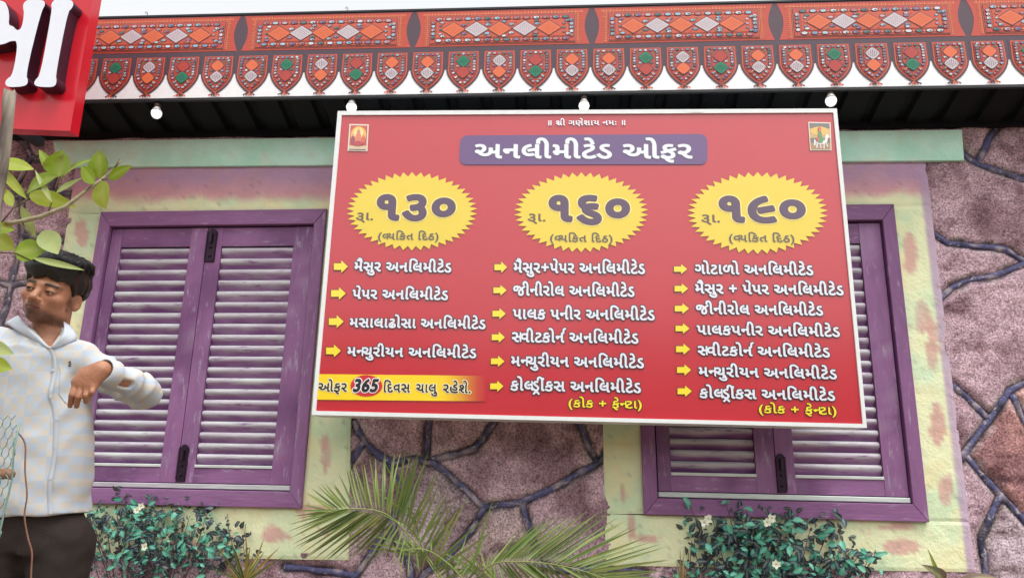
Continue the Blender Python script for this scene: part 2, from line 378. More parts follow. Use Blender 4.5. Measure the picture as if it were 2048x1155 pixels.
# ---- shuttered windows: frame, leaves, slats, latches
WOOD = mat('purple_painted_wood', attr=True, rough=.55, var=.18, vscale=22, bump=.25, bscale=60, stretch=(1, 1, .2), wear=lin((172, 160, 178)), wscale=34, wlo=.56, whi=.72)
WOODH = mat('purple_painted_wood_level', attr=True, rough=.55, var=.18, vscale=22, bump=.25, bscale=60, stretch=(.2, 1, 1), wear=lin((172, 160, 178)), wscale=34, wlo=.58, whi=.74)
SLAT = mat('worn_lit_slat_paint', attr=True, rough=.5, var=.16, vscale=36, bump=.3, bscale=80, stretch=(.15, 1, 1), wear=lin((120, 70, 126)), wscale=46, wlo=.56, whi=.66)
IRON = mat('dark_iron', lin((52, 34, 52)), .4, attr=False, var=.2, metal=.6, bump=.2)
VOID = mat('dark_interior', lin((40, 22, 46)), .9, attr=False, var=.1)
PU1, PU2, PUW = lin((136, 90, 136)), lin((110, 66, 112)), lin((168, 150, 172))
def purple(o=0.0, worn=.35, tone=0.5):
    def f(v):
        c = mixc(PU1, PU2, sstep(-.4, .5, FB(v, 3, 3, o)+tone-.5))
        return mixc(c, PUW, .35*worn*sstep(.15, .6, FB((v[0]*1.0, 0, v[2]*.4), 14, 4, o+5)))
    return f
def sub(f, s0, s1, t0, t1): return [f(s0, t0), f(s1, t0), f(s1, t1), f(s0, t1)]
def cutbar(mb, f, s0, s1, t0, t1, h0, h1, colf, nseg, vertical):
    """bar cut into pieces along its length so that paint wear can vary"""
    for k in range(nseg):
        a, b = k/nseg, (k+1)/nseg
        if vertical: q = sub(f, s0, s1, lerp(t0, t1, a), lerp(t0, t1, b))
        else: q = sub(f, lerp(s0, s1, a), lerp(s0, s1, b), t0, t1)
        P4 = [W(*c, h1) for c in q]; P0 = [W(*c, h0) for c in q]
        vs = P4+P0; fs = [(3, 2, 1, 0)]
        if vertical: fs += [(0, 4, 7, 3), (1, 2, 6, 5)]+([(0, 1, 5, 4)] if k == 0 else [])+([(2, 3, 7, 6)] if k == nseg-1 else [])
        else: fs += [(0, 1, 5, 4), (2, 3, 7, 6)]+([(0, 4, 7, 3)] if k == 0 else [])+([(1, 2, 6, 5)] if k == nseg-1 else [])
        mb.add(vs, fs, cols=[colf(v) for v in vs])
for wi, (w_, Q) in enumerate(WN):
    f = quadmap(Q); FR = .05
    mb = MB(); slab(mb, sub(f, .03, .97, .03, .97), -.02, .004, .002, col=(1, 1, 1)); mb.build('recess_back', VOID, w_)
    H = .062
    # mitred frame members
    def mitre(pts, nm, m):
        mb = MB(); slab(mb, pts, 0, H, .004, purple(2, .3)); return mb.build(nm, m, w_)
    o = [f(0, 0), f(1, 0), f(1, 1), f(0, 1)]; i_ = [f(FR, FR), f(1-FR, FR), f(1-FR, 1-FR*1.1), f(FR, 1-FR*1.1)]
    mitre([o[0], o[1], i_[1], i_[0]], 'frame_head', WOODH); mitre([i_[3], i_[2], o[2], o[3]], 'frame_sill', WOODH)
    mitre([o[0], i_[0], i_[3], o[3]], 'frame_jamb', WOOD); mitre([i_[1], o[1], o[2], i_[2]], 'frame_jamb', WOOD)
    mb = MB(); slab(mb, sub(f, FR+.004, 1-FR-.004, .925, 1-FR*1.1-.003), 0, .048, .004, lambda v: mixc(lin((196, 204, 200)), PU1, .5*sstep(.1, .5, FB(v, 8, 3)))); mb.build('sill_ledge', WOODH, w_)
    for leaf, (a0, a1, b0, b1) in enumerate(((FR+.006, .4775, .103, .408), (.4805, 1-FR-.006, .546, .863))):
        T0, T1 = FR+.006, .922; h1 = .036
        mb = MB(); cutbar(mb, f, a0, b0, T0, T1, 0, h1, purple(3+leaf, .45), 24, True); mb.build('shutter_stile', WOOD, w_)
        mb = MB(); cutbar(mb, f, b1, a1, T0, T1, 0, h1+.001, purple(5+leaf, .9, .3), 24, True); mb.build('shutter_stile', WOOD, w_)
        mb = MB(); cutbar(mb, f, b0, b1, T0, .118, 0, h1-.002, purple(7+leaf, .15, .75), 10, False); mb.build('shutter_rail', WOODH, w_)
        mb = MB(); cutbar(mb, f, b0, b1, .872, T1, 0, h1-.002, purple(9+leaf, .35), 12, False); mb.build('shutter_rail', WOODH, w_)
        mb = MB(); slab(mb, sub(f, b0, b1, .860, .8705), 0, h1+.004, .003, col=lin((200, 204, 202))); mb.build('shutter_rail', WOODH, w_)
        NS = 20
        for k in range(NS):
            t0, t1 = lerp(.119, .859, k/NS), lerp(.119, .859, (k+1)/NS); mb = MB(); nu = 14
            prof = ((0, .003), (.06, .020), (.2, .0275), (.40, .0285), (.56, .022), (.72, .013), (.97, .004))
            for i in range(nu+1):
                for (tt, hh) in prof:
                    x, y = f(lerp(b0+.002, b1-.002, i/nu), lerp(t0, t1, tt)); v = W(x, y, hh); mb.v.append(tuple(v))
                    wear = .95*sstep(.78, .26, tt+.20*FB((v[0]*.5, k*.3, v[2]*3), 12, 3, wi*3+leaf))  # worn paint plus sky light on the slat's upper face, put into the colour
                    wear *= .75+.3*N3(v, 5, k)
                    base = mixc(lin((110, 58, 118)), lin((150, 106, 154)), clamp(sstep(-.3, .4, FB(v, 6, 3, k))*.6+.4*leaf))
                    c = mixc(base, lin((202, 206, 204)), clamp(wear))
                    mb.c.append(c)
            npf = len(prof)
            mb.f = [(i*npf+j, i*npf+j+1, (i+1)*npf+j+1, (i+1)*npf+j) for i in range(nu) for j in range(npf-1)]
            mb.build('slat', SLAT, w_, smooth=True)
    # latch low and bolt high at the meeting stiles
    def latch(sc, t0, t1, wd):
        lo = bpy.data.objects.new; mb = MB()
        c0, c1 = f(sc, t0), f(sc, t1); L = c1[1]-c0[1]
        pts = []
        for k in range(9):
            a = math.pi*k/8; pts.append((c0[0]-wd*math.cos(a), c0[1]+wd-wd*1.2*math.sin(a)))
        pts += [(c1[0]+wd*1.05, c1[1]), (c1[0]-wd*1.05, c1[1])]
        slab(mb, pts, .03, .045, .003)
        for tt in (.16, .55, .82):
            x, y = lerp(c0[0], c1[0], tt), lerp(c0[1], c1[1], tt); p = W(x, y, .046)
            mb.lathe([(.008, 0), (.008, .004), (.005, .009), (.001, .010)], (0, 0, 0), 8)
            for q in range(len(mb.v)-32, len(mb.v)): v = mb.v[q]; mb.v[q] = (p.x+v[0], p.y-v[2], p.z+v[1])
        for sgn in (-1, 1):
            for k in range(22):
                tt = (k+2)/25; x, y = lerp(c0[0], c1[0], tt)+sgn*wd*1.0, lerp(c0[1], c1[1], tt); p = W(x, y, .046); mb.box((p.x, p.y, p.z), .006, .006, .006)
        mb.tube([W(lerp(c0[0], c1[0], .12), lerp(c0[1], c1[1], .12), .056), W(lerp(c0[0], c1[0], .42), lerp(c0[1], c1[1], .42), .056)], .008, 8)
        return mb.build('latch', IRON, w_)
    latch(.497, .795, .918, 8.5); latch(.502, .062, .172, 9.0)
# ---------------------------------------------------------------- eave: dark corrugated sheet, fascia banner with printed toran
YF = -0.35
def F(px, py, h=0.0):
    p = P(px, py, YF); p.y -= h; return p
fb0, fb1 = F(165, 203), F(2048, 166); ft0, ft1 = F(190, 45), F(1565, 0)
ZB = (fb0.z+fb1.z)/2; ZTOP = (ft0.z+ft1.z)/2; print('fascia z', fb0.z, fb1.z, ft0.z, ft1.z)
wt0, wt1 = W(200, 286), W(1800, 258); ZW = (wt0.z+wt1.z)/2; print('wall top', wt0.z, wt1.z)
SHEET = mat('dark_roof_sheet', lin((14, 15, 20)), .55, attr=False, var=.25, vscale=5, spec=.2)
mb = MB(); X0, X1 = -4.8, 3.9; pit = .2; x = X0; sec = []
while x < X1:
    sec += [(x, 0), (x+.13, 0), (x+.145, .028), (x+.185, .028)]; x += pit
zb, zw = ZB+.012, ZW+.012
for (x, d) in sec:
    mb.v += [(x, YF+.03, zb+d), (x, .25, zw+d+(zw-zb)*.25/.32)]; mb.c += [(1, 1, 1)]*2
mb.f = [(2*i, 2*i+1, 2*i+3, 2*i+2) for i in range(len(sec)-1)]
mb.build('roof_sheet', SHEET, BL)
mb = MB(); mb.box(((X0+X1)/2, -.035, zw+.012), X1-X0, .03, .05); mb.build('wall_flashing', SHEET, BL)
STEEL = mat('dark_steel', lin((34, 34, 38)), .5, attr=False, var=.2, spec=.4)
mb = MB()
mb.box(((X0+X1)/2, YF+.03, ZB+.03), X1-X0, .03, .03); mb.build('eave_beam', STEEL, BL)

# banner
TB = thing('toran_banner', ((fb0.x+fb1.x)/2, YF, ZB), 'long printed banner of red embroidered panels and pennants along the eave', 'banner')
FLEX = mat('printed_flex', attr=True, rough=.38, var=.05, vscale=30, spec=.4)
HB = ZTOP-ZB
gaps = [F(x, y).x for x, y in ((482, 75), (827, 62), (1190, 50), (1563, 38), (1929, 28))]
PER = (gaps[-1]-gaps[0])/4; G0 = gaps[0]-2*PER; print('period', PER, HB)
XA, XB = F(172, 120).x, G0+PER*7.2
def BP(u, b, lay=0): return (max(XA, G0+u*PER), YF-.004-.0012*lay, ZB+b*HB)
mb = MB()
vs = [(XA, YF-.004, ZB-.004), (XB, YF-.004, ZB-.004), (XB, YF-.004, ZTOP), (XA, YF-.004, ZTOP)]
vs += [(x, YF+.01, z) for x, y, z in vs]
mb.add(vs, [(0, 1, 2, 3), (7, 6, 5, 4), (0, 4, 5, 1), (2, 6, 7, 3), (1, 5, 6, 2), (0, 3, 7, 4)], lin((238, 240, 242)))
mb.build('backing_sheet', FLEX, TB)
DK, RED, ORG, WHT, GRN, LOR, CRIM = [lin(c) for c in ((84, 66, 78), (190, 76, 62), (220, 110, 70), (200, 188, 194), (40, 128, 96), (226, 138, 104), (178, 68, 60))]
DOTC = [lin(c) for c in ((150, 186, 204), (176, 196, 210), (126, 150, 176), (196, 170, 180), (180, 120, 120), (90, 120, 120), (140, 120, 150), (210, 214, 220))]
def ell(mb, u, b, ru, rb, lay, c, n=8, a0=0):
    mb.add([BP(u+ru*math.cos(a0+2*math.pi*k/n), b+rb*math.sin(a0+2*math.pi*k/n), lay) for k in range(n)], [tuple(range(n))], c)
def dia(mb, u, b, ru, rb, lay, c): mb.add([BP(u-ru, b, lay), BP(u, b-rb, lay), BP(u+ru, b, lay), BP(u, b+rb, lay)], [(0, 1, 2, 3)], c)
def rect(mb, u0, u1, b0, b1, lay, c): mb.add([BP(u0, b0, lay), BP(u1, b0, lay), BP(u1, b1, lay), BP(u0, b1, lay)], [(0, 1, 2, 3)], c)
def bead(mb, u, b, ru, rb, lay, r):
    ell(mb, u, b, ru*1.32, rb*1.32, lay, DK, 8); ell(mb, u, b, ru, rb, lay+1, DOTC[r.randrange(len(DOTC))], 8)
    if r.random() < .6: ell(mb, u+ru*.25, b-rb*.2, ru*.4, rb*.4, lay+2, lin((60, 66, 84)), 5)
AR = HB/PER
band = MB(); U1 = (XB-G0)/PER; U0 = (XA-G0)/PER; UMIN = U0
rect(band, U0, U1, .28, 1.0, 1, DK); band.build('printed_band', FLEX, TB)
NPX = 7
for per in range(0, NPX):
    r = random.Random(100+per); u = per; mb = MB()
    if G0+(u+1)*PER < XA: continue
    # panel: red cloth with wavy vertical ends
    L_e, R_e = [], []
    for k in range(9):
        b = lerp(.555, .985, k/8); bul = .030-.014*math.cos(2*math.pi*(k/8-.5))*-1
        w_ = .012+.028*math.sin(math.pi*k/8)
        L_e.append(BP(u+w_, b, 2)); R_e.append(BP(u+1-w_, b, 2))
    mb.poly(L_e+R_e[::-1], RED)
    # stitched outer border
    for k in range(96):
        uu = u+.05+.9*k/96; h_ = .03+.012*r.random()
        mb.add([BP(uu, .935, 3), BP(uu+.0065, .935+h_, 3), BP(uu+.009, .935, 3)], [(0, 1, 2)], LOR if k % 2 else ORG)
    for k in range(30):
        b = .57+.36*k/30
        for s, e in ((u+.082, -1), (u+.918, 1)):
            mb.add([BP(s, b, 3), BP(s+e*(.02+.012*r.random()), b+.005, 3), BP(s, b+.010, 3)], [(0, 1, 2)], LOR if k % 2 else ORG)
    rect(mb, u+.088, u+.912, .578, .925, 4, LOR); rect(mb, u+.0905, u+.9095, .583, .920, 5, DK); rect(mb, u+.094, u+.906, .590, .913, 6, RED)
    rect(mb, u+.135, u+.865, .650, .848, 7, LOR); rect(mb, u+.1365, u+.8635, .654, .844, 8, mixc(RED, ORG, .3))
    nb = 14
    for k in range(nb):
        uu = lerp(u+.118, u+.882, (k+.5)/nb)
        for b in (.880, .620):
            bead(mb, uu, b, .0165, .0165, 8, r)
            if k < nb-1: dia(mb, uu+.382/nb, b, .006, .012, 8, LOR)
    for k in range(5):
        for uu in (u+.113, u+.887): bead(mb, uu, lerp(.66, .84, k/4), .0105, .017, 8, r)
    dc = (.215, .345, .475, .615, .750)
    for k, a in enumerate(dc):
        dia(mb, u+a+.012, .749, .074, .100, 9, DK); dia(mb, u+a+.012, .749, .067, .089, 10, WHT if k % 2 else ORG)
        for q in range(-5, 6):
            for s in range(-5, 6):
                if abs(q)+abs(s) < 6 and (q+s) % 2 == 0:
                    ell(mb, u+a+.012+q*.0105, .749+s*.0135, .0024, .004, 11, lin((96, 80, 92)) if k % 2 else lin((176, 70, 44)), 4)
    for k in range(9):
        uu = u+.165+.70*k/8
        for b in (.832, .668):
            if min(abs(uu-u-a-.012) for a in dc) > .028:
                bead(mb, uu+r.uniform(-.006, .006), b+r.uniform(-.006, .006), .0125, .013, 9, r)
    for k in range(4):
        m_ = (dc[k]+dc[k+1])/2+.012
        for e in (-1, 1): bead(mb, u+m_+r.uniform(-.006, .006), .749+e*.052, .014, .014, 9, r); dia(mb, u+m_+.02*e, .749+e*.078, .007, .012, 9, GRN if r.random() < .5 else CRIM)
    for a in (.155, .845):
        for b in (.70, .749, .80): bead(mb, u+a, b, .008, .011, 9, r)
    mb.build('printed_panel', FLEX, TB)
    pc = [(ORG, WHT), (GRN, CRIM), (WHT, ORG), (CRIM, GRN), (ORG, WHT)]
    for j in range(5):
        mb = MB(); c = u+.09+.2*j; hw = .090
        if G0+(c+.09)*PER < XA: continue
        def shield(k, lay, col, dz=0.0):
            H_, B0, B1, T = hw*k, .495-dz, .27, .050+dz*1.6
            pts = [BP(c-H_*.97, B0, lay), BP(c-H_*1.0, B1, lay)]
            for q in range(1, 7):
                a = q/7; pts.append(BP(c-H_*(1-a**1.55), lerp(B1, T, .65*a+.35*math.sin(a*math.pi/2)), lay))
            pts.append(BP(c, T-.004, lay))
            for q in range(6, 0, -1):
                a = q/7; pts.append(BP(c+H_*(1-a**1.55), lerp(B1, T, .65*a+.35*math.sin(a*math.pi/2)), lay))
            pts += [BP(c+H_*1.0, B1, lay), BP(c+H_*.97, B0, lay)]
            mb.poly(pts, col)
        shield(1.06, 2, DK, -.012); shield(.95, 3, mixc(RED, ORG, .35), .004); shield(.86, 4, DK, .016); shield(.83, 5, RED, .020); shield(.56, 6, LOR, .062); shield(.54, 7, DK, .065); shield(.51, 8, mixc(RED, CRIM, .5), .070)
        for k in range(5): bead(mb, c+lerp(-.055, .055, k/4), .458, .0085, .012, 8, r)
        for k in range(6):
            for e in (-1, 1): bead(mb, c+e*.0615, lerp(.432, .27, k/5), .0075, .012, 8, r)
        for k in range(4):
            for e in (-1, 1): bead(mb, c+e*lerp(.054, .012, k/3), lerp(.232, .118, (k/3)**.7), .0075, .0115, 8, r)
        for (b, col) in ((.368, pc[j][0]), (.236, pc[j][1])):
            pts = lambda s, lay: [BP(c+s*.037*math.copysign(abs(math.cos(t))**1.6, math.cos(t)), b+s*.068*math.copysign(abs(math.sin(t))**1.6, math.sin(t)), lay) for t in [2*math.pi*k/16 for k in range(16)]]
            mb.poly(pts(1.14, 9), DK); mb.poly(pts(1.0, 10), col)
            if col in (GRN, WHT):
                for q in range(-3, 4):
                    for s in range(-3, 4):
                        if abs(q)+abs(s) < 4: ell(mb, c+q*.0098, b+s*.014, .0026, .0045, 11, lin((28, 70, 60)) if col == GRN else lin((84, 70, 84)), 4)
        for e in (-1, 1):
            bead(mb, c+e*.030, .309, .0085, .011, 9, r); dia(mb, c+e*.036, .42, .008, .012, 9, GRN); dia(mb, c+e*.033, .195, .006, .010, 9, LOR)
        mb.build('printed_pennant', FLEX, TB)
        mb = MB(); tcol = [lin(c) for c in ((70, 56, 60), (214, 110, 70), (180, 60, 54), (96, 40, 46))]; k0 = r.randrange(4)
        for q in range(5):
            a0, a1 = lerp(-.036, .036, q/5), lerp(-.036, .036, (q+1)/5)
            mb.add([BP(c, .052, 9), BP(c+a0, .016+.006*r.random(), 9), BP(c+(a0+a1)/2, .002, 9), BP(c+a1, .016+.006*r.random(), 9)], [(0, 1, 2, 3)], tcol[(k0+q) % 4])
        mb.build('printed_tassel', FLEX, TB)
mb = MB(); mb.box(((XA+XB)/2, YF-.002, ZB-.012), XB-XA, .02, .016); mb.build('bottom_trim', STEEL, TB)
mb = MB(); mb.box(((XA+XB)/2, YF+.004, ZTOP+.006), XB-XA, .03, .012); mb.build('top_trim', STEEL, TB)
for (x, y) in ((292, 45), (694, 33)):
    p = F(x, y); p.z = ZTOP+.01; mb = MB()
    mb.tube([p+Vector((0, 0, 0)), p+Vector((.002, 0, .025)), p+Vector((-.006, 0, .034)), p+Vector((-.014, 0, .026)), p+Vector((-.006, 0, .018))], .0018, 5); mb.build('wire_hook', STEEL, TB)

# ---------------------------------------------------------------- LED bulbs under the eave
GLOW = bpy.data.materials.new('lit_frosted_dome'); GLOW.use_nodes = True
b_ = GLOW.node_tree.nodes['Principled BSDF']; b_.inputs['Base Color'].default_value = (.9, .9, .9, 1); b_.inputs['Roughness'].default_value = .3
b_.inputs['Emission Color'].default_value = (1, .98, .94, 1); b_.inputs['Emission Strength'].default_value = .45
BULB = mat('bulb_plastic', lin((176, 174, 170)), .4, attr=False, var=.05)
BRASS = mat('bulb_holder', lin((70, 58, 52)), .5, attr=False, var=.1)
for (px, py, lbl) in ((313, 222, 'round lit bulb above the fully visible purple window'), (703, 210, 'lit bulb half hidden behind the board corner with the seated deity print'),
                      (1168, 207, 'lit bulb at the middle of the menu board top edge'), (1662, 197, 'lit bulb above the board corner with the horse rider print')):
    Yb = YF+.012; c = P(px, py+5, Yb); t = thing('light_bulb', c, lbl, 'light bulb', 'bulbs hanging under the eave')
    R_ = .034
    mb = MB(); mb.lathe([(.005, -.030), (.016, -.027), (.025, -.018), (.030, -.004), (.030, .005), (.028, .012)], c, 18); mb.build('dome', GLOW, t, smooth=True)
    mb = MB(); mb.lathe([(.028, .0125), (.025, .022), (.018, .034), (.015, .040)], c, 18); mb.build('housing', BULB, t, smooth=True)
    top = lerp(zb, zw, .13)
    mb = MB(); mb.lathe([(.017, .0405), (.018, .046), (.018, .058), (.008, .062), (.008, max(.07, top-c.z+.012))], c, 12); mb.build('holder', BRASS, t, smooth=True)
# ---------------------------------------------------------------- menu board
YB = -0.44
BQ = [(676, 223), (1673, 218), (1733, 855), (624, 829)]
def BD(px, py, h=0.0):
    p = P(px, py, YB); p.y -= h; return p
cs = [BD(*c) for c in BQ]; cen = sum(cs, Vector())/4
MN = thing('menu_board', (cen.x, YB+.1, cs[3].z), 'large red menu board with white Gujarati lettering and yellow price bursts', 'sign board')
PRINT = mat('glossy_board_print', attr=True, rough=.28, var=.03, vscale=6, ior=1.8, coat=.4)
ALU = mat('white_aluminium', lin((228, 232, 232)), .35, attr=False, var=.06, vscale=20)
mb = MB()
def inset(k): return [BD(x+(1149-x)*k*.55, y+(530-y)*k, 0) for x, y in BQ]
q = [(684, 231), (1666, 226), (1725, 847), (632, 821)]
nx, ny = 24, 16; f = quadmap(q)
for j in range(ny+1):
    for i in range(nx+1):
        p = BD(*f(i/nx, j/ny)); p.y += .003; mb.v.append(tuple(p)); mb.c.append(lin((192, 24, 42)))
mb.f = [(j*(nx+1)+i, (j+1)*(nx+1)+i, (j+1)*(nx+1)+i+1, j*(nx+1)+i+1) for j in range(ny) for i in range(nx)]
mb.build('printed_face', PRINT, MN)
mb = MB()
back = [Vector((c.x, YB+.17, c.z)) for c in cs]; ins = [BD(*c) for c in q]
mb.add(cs+back, [(0, 1, 5, 4), (1, 2, 6, 5), (2, 3, 7, 6), (3, 0, 4, 7), (4, 5, 6, 7)], (1, 1, 1)); mb.build('box_side', ALU, MN)
for k in range(4):
    mb = MB(); a, b, c, d = cs[k], cs[(k+1) % 4], ins[(k+1) % 4], ins[k]
    up = Vector((0, -.006, 0)); vs = [a+up, b+up, c+up, d+up, a, b, c+Vector((0, .004, 0)), d+Vector((0, .004, 0))]
    mb.add(vs, [(0, 1, 2, 3), (0, 4, 5, 1), (2, 6, 7, 3), (1, 5, 6, 2), (3, 7, 4, 0)]); mb.build('frame_strip', ALU, MN, fixn=True)
# overlapping frame joint sleeves seen on the strips
for (x, y, dx, dy) in ((1392, 223.5, 14, 2.2),):
    mb = MB(); a = [BD(x-dx, y-dy, .0075), BD(x+dx, y-dy, .0075), BD(x+dx, y+dy, .0075), BD(x-dx, y+dy, .0075)]; mb.add(a, [(0, 1, 2, 3)]); mb.build('joint_sleeve', ALU, MN)
# fixings to the wall
for x in (-.9, 0, .9):
    mb = MB(); mb.box((cen.x+x, -.125, cen.z+.35), .04, .30, .04); mb.build('wall_bracket', STEEL, MN)

# ---- lettering: glyph outlines come from Blender's built-in typeface, thickened by a distance field and laid as thin sheets
GC = {}
def raw(ch):
    c = bpy.data.curves.new('g', 'FONT'); c.body = ch; o = bpy.data.objects.new('g', c); COL.objects.link(o)
    c2 = bpy.data.curves.new('g', 'FONT'); c2.body = ch+'ક'; o2 = bpy.data.objects.new('g', c2); COL.objects.link(o2)
    dg = bpy.context.evaluated_depsgraph_get(); m = bpy.data.meshes.new_from_object(o.evaluated_get(dg)); m2 = bpy.data.meshes.new_from_object(o2.evaluated_get(dg))
    V = np.array([(v.co.x, v.co.y) for v in m.vertices]).reshape(-1, 2); T = [tuple(p.vertices) for p in m.polygons]
    adv = max(v.co.x for v in m2.vertices)-.496
    for x in (o, o2): bpy.data.objects.remove(x)
    for x in (c, c2): bpy.data.curves.remove(x)
    for x in (m, m2): bpy.data.meshes.remove(x)
    return V, T, adv
def glyph_sdf(ch, h):
    """signed distance grid of one glyph or of a hand-drawn stroke"""
    if isinstance(ch, tuple):                      # ('stroke', pts, width, advance)
        _, pts, wd, adv = ch; P_ = np.array(pts); lo = P_.min(0)-.2; hi = P_.max(0)+.2; V = None
    else:
        base = ch[1:] if ch[0] == '~' else ch      # '~x' = half form of x, right stem removed
        V, T, adv = raw(base); lo = V.min(0)-.15; hi = V.max(0)+.15
    xs = np.arange(lo[0], hi[0], h); ys = np.arange(lo[1], hi[1], h); X, Y = np.meshgrid(xs, ys, indexing='ij')
    def segd(A, B):
        D = np.full(X.shape, 9.)
        for a, b in zip(A, B):
            ab = b-a; L = max(ab@ab, 1e-12); t = np.clip(((X-a[0])*ab[0]+(Y-a[1])*ab[1])/L, 0, 1)
            D = np.minimum(D, np.hypot(X-a[0]-t*ab[0], Y-a[1]-t*ab[1]))
        return D
    if V is None: return xs, ys, segd(P_[:-1], P_[1:])-wd/2, adv
    ec = {}
    for t in T:
        for i in range(len(t)):
            e = (t[i], t[(i+1) % len(t)]); k = (min(e), max(e)); ec[k] = ec.get(k, 0)+1
    be = np.array([k for k, c in ec.items() if c == 1]); D = segd(V[be[:, 0]], V[be[:, 1]])
    ins = np.zeros(X.shape, bool)
    for t in T:
        for i in range(1, len(t)-1):
            a, b, c = V[t[0]], V[t[i]], V[t[i+1]]
            s1 = (b[0]-a[0])*(Y-a[1])-(b[1]-a[1])*(X-a[0]); s2 = (c[0]-b[0])*(Y-b[1])-(c[1]-b[1])*(X-b[0]); s3 = (a[0]-c[0])*(Y-c[1])-(a[1]-c[1])*(X-c[0])
            ins |= ((s1 >= 0) & (s2 >= 0) & (s3 >= 0)) | ((s1 <= 0) & (s2 <= 0) & (s3 <= 0))
    S = np.where(ins, -D, D)
    if ch[0] == '~': cut = V[:, 0].max()-.115; S = np.maximum(S, X-cut); adv = -(cut-.03)
    return xs, ys, S, adv
def glyph(ch, r, h):
    key = (ch, round(r, 4), h)
    if key in GC: return GC[key]
    sk = (ch, h)
    if sk not in GC: GC[sk] = glyph_sdf(ch, h)
    xs, ys, S, adv = GC[sk]; S = S-r; I = S < 0; V = []; Fc = []
    full = I[:-1, :-1] & I[1:, :-1] & I[1:, 1:] & I[:-1, 1:]; anyc = I[:-1, :-1] | I[1:, :-1] | I[1:, 1:] | I[:-1, 1:]
    for j in range(full.shape[1]):
        i = 0; nxx = full.shape[0]
        while i < nxx:
            if full[i, j]:
                k = i
                while k < nxx and full[k, j]: k += 1
                b = len(V); V += [(xs[i], ys[j]), (xs[k], ys[j]), (xs[k], ys[j+1]), (xs[i], ys[j+1])]; Fc.append((b, b+1, b+2, b+3)); i = k
            else: i += 1
    for i, j in zip(*np.nonzero(anyc & ~full)):
        cn = [(i, j), (i+1, j), (i+1, j+1), (i, j+1)]; pts = []
        for q in range(4):
            a, b = cn[q], cn[(q+1) % 4]; sa, sb = S[a], S[b]
            if sa < 0: pts.append((xs[a[0]], ys[a[1]]))
            if (sa < 0) != (sb < 0):
                t = sa/(sa-sb); pts.append((lerp(xs[a[0]], xs[b[0]], t), lerp(ys[a[1]], ys[b[1]], t)))
        if len(pts) >= 3: b = len(V); V += pts; Fc.append(tuple(range(b, b+len(pts))))
    GC[key] = (V, Fc, adv); return GC[key]
REPH = ('stroke', ((-.085, .60), (-.085, .76), (-.05, .85), (.03, .875)), .07, 0.0)
RKAR = ('stroke', ((-.40, -.20), (-.24, -.03), (-.08, -.20)), .07, 0.0)
SHRA = ('stroke', ((-.42, .10), (-.20, .22)), .06, 0.0)
RUU = ('stroke', ((-.26, .02), (-.06, -.17)), .08, 0.0)
def line(txt, l, r, hpx, bold, layers, name, parent, frame=BD, lay0=1.0, h=.02, shear=0.0):
    """text between two baseline pixels, letter body hpx tall; layers = [(extra radius, colour)]"""
    A, B = frame(*l), frame(*r); ux = (B-A); wd = ux.length; ux = ux/wd; uz = Vector((-ux.z, 0, ux.x))
    if uz.z < 0: uz = -uz
    hm = (frame(l[0], l[1]-hpx)-A).length
    toks = txt if isinstance(txt, list) else list(txt)
    pen = 0.0; place = []; mn, mx = 9, -9
    for t in toks:
        if t == ' ': pen += .30; continue
        V, Fc, adv = glyph(t, bold, h); place.append((t, pen))
        if V: mn = min(mn, pen+min(v[0] for v in V)); mx = max(mx, pen+max(v[0] for v in V))
        if isinstance(t, str) and t in 'ુૂૈેં': adv = 0
        pen += adv+.045 if adv > 0 else -adv
    sx = wd/(mx-mn); sy = hm/(.603+2*bold)
    mb = MB(); nl_ = len(layers)
    for li, (rad, col) in enumerate(layers):
        for gi, (t, x0) in enumerate(place):
            V, Fc, _ = glyph(t, bold+rad, h)
            d = -(.001*(lay0+li)+.00002*gi)
            vs = []
            for vx, vy in V:
                p = A+ux*((x0+vx-mn)*sx+shear*(vy+bold)*sy)+uz*((vy+bold)*sy); vs.append((p.x, p.y+d, p.z))
            mb.add(vs, Fc, lin(col))
    return mb.build(name, PRINT, parent)
ANL = list('અનલ')[:2]+['િ', 'લ', 'મ', 'ી', 'ટ', 'ે', 'ડ']
def T(s): return list(s)
MAISUR = T('મૈસુર'); PEPAR = T('પેપર'); JINI = T('જીનીરોલ'); PALAK = T('પાલક'); PANIR = T('પનીર')
SWEET = ['~સ', 'વ', 'ી', 'ટ', 'ક', 'ો', 'ન', REPH]; MANCH = ['મ', '~ન', 'ચ', 'ુ', 'ર', 'ી', 'ય', 'ન']
COLD = ['ક', 'ો', '~લ', 'ડ', RKAR, 'ી', 'ં', 'ક', 'સ']; SP_ = [' ']
KOK = T('(કોક + ફે')+['~ન', 'ટ', 'ા', ')']
WL = [(.050, (24, 18, 24)), (0, (226, 228, 240))]
BO = .030
rows1 = [(MAISUR, (708, 542.5), (902.5, 545)), (PEPAR, (704, 597.5), (896, 600)), (T('મસાલાઢોસા'), (699, 654.5), (971, 658)), (MANCH, (694, 712), (952.5, 716))]
rows2 = [(MAISUR+['+']+PEPAR, (1027, 545.5), (1290, 548)), (JINI, (1026, 591), (1269, 593.5)), (PALAK+SP_+PANIR, (1025, 638), (1309.5, 640.5)), (SWEET, (1023.5, 684), (1277, 687)), (MANCH, (1022, 732), (1288, 736)), (COLD, (1020.5, 780.5), (1282, 785.5))]
rows3 = [(T('ગોટાળો'), (1389.5, 548), (1627, 550.5)), (MAISUR+T(' + ')+PEPAR, (1390.5, 587), (1687.5, 590.5)), (JINI, (1392, 628), (1646.5, 631)), (PALAK+PANIR, (1393.5, 669), (1680, 673.5)), (SWEET, (1395.5, 710.5), (1660, 714.5)), (MANCH, (1397.5, 752.5), (1674, 758)), (COLD, (1399, 795.5), (1670.5, 801))]
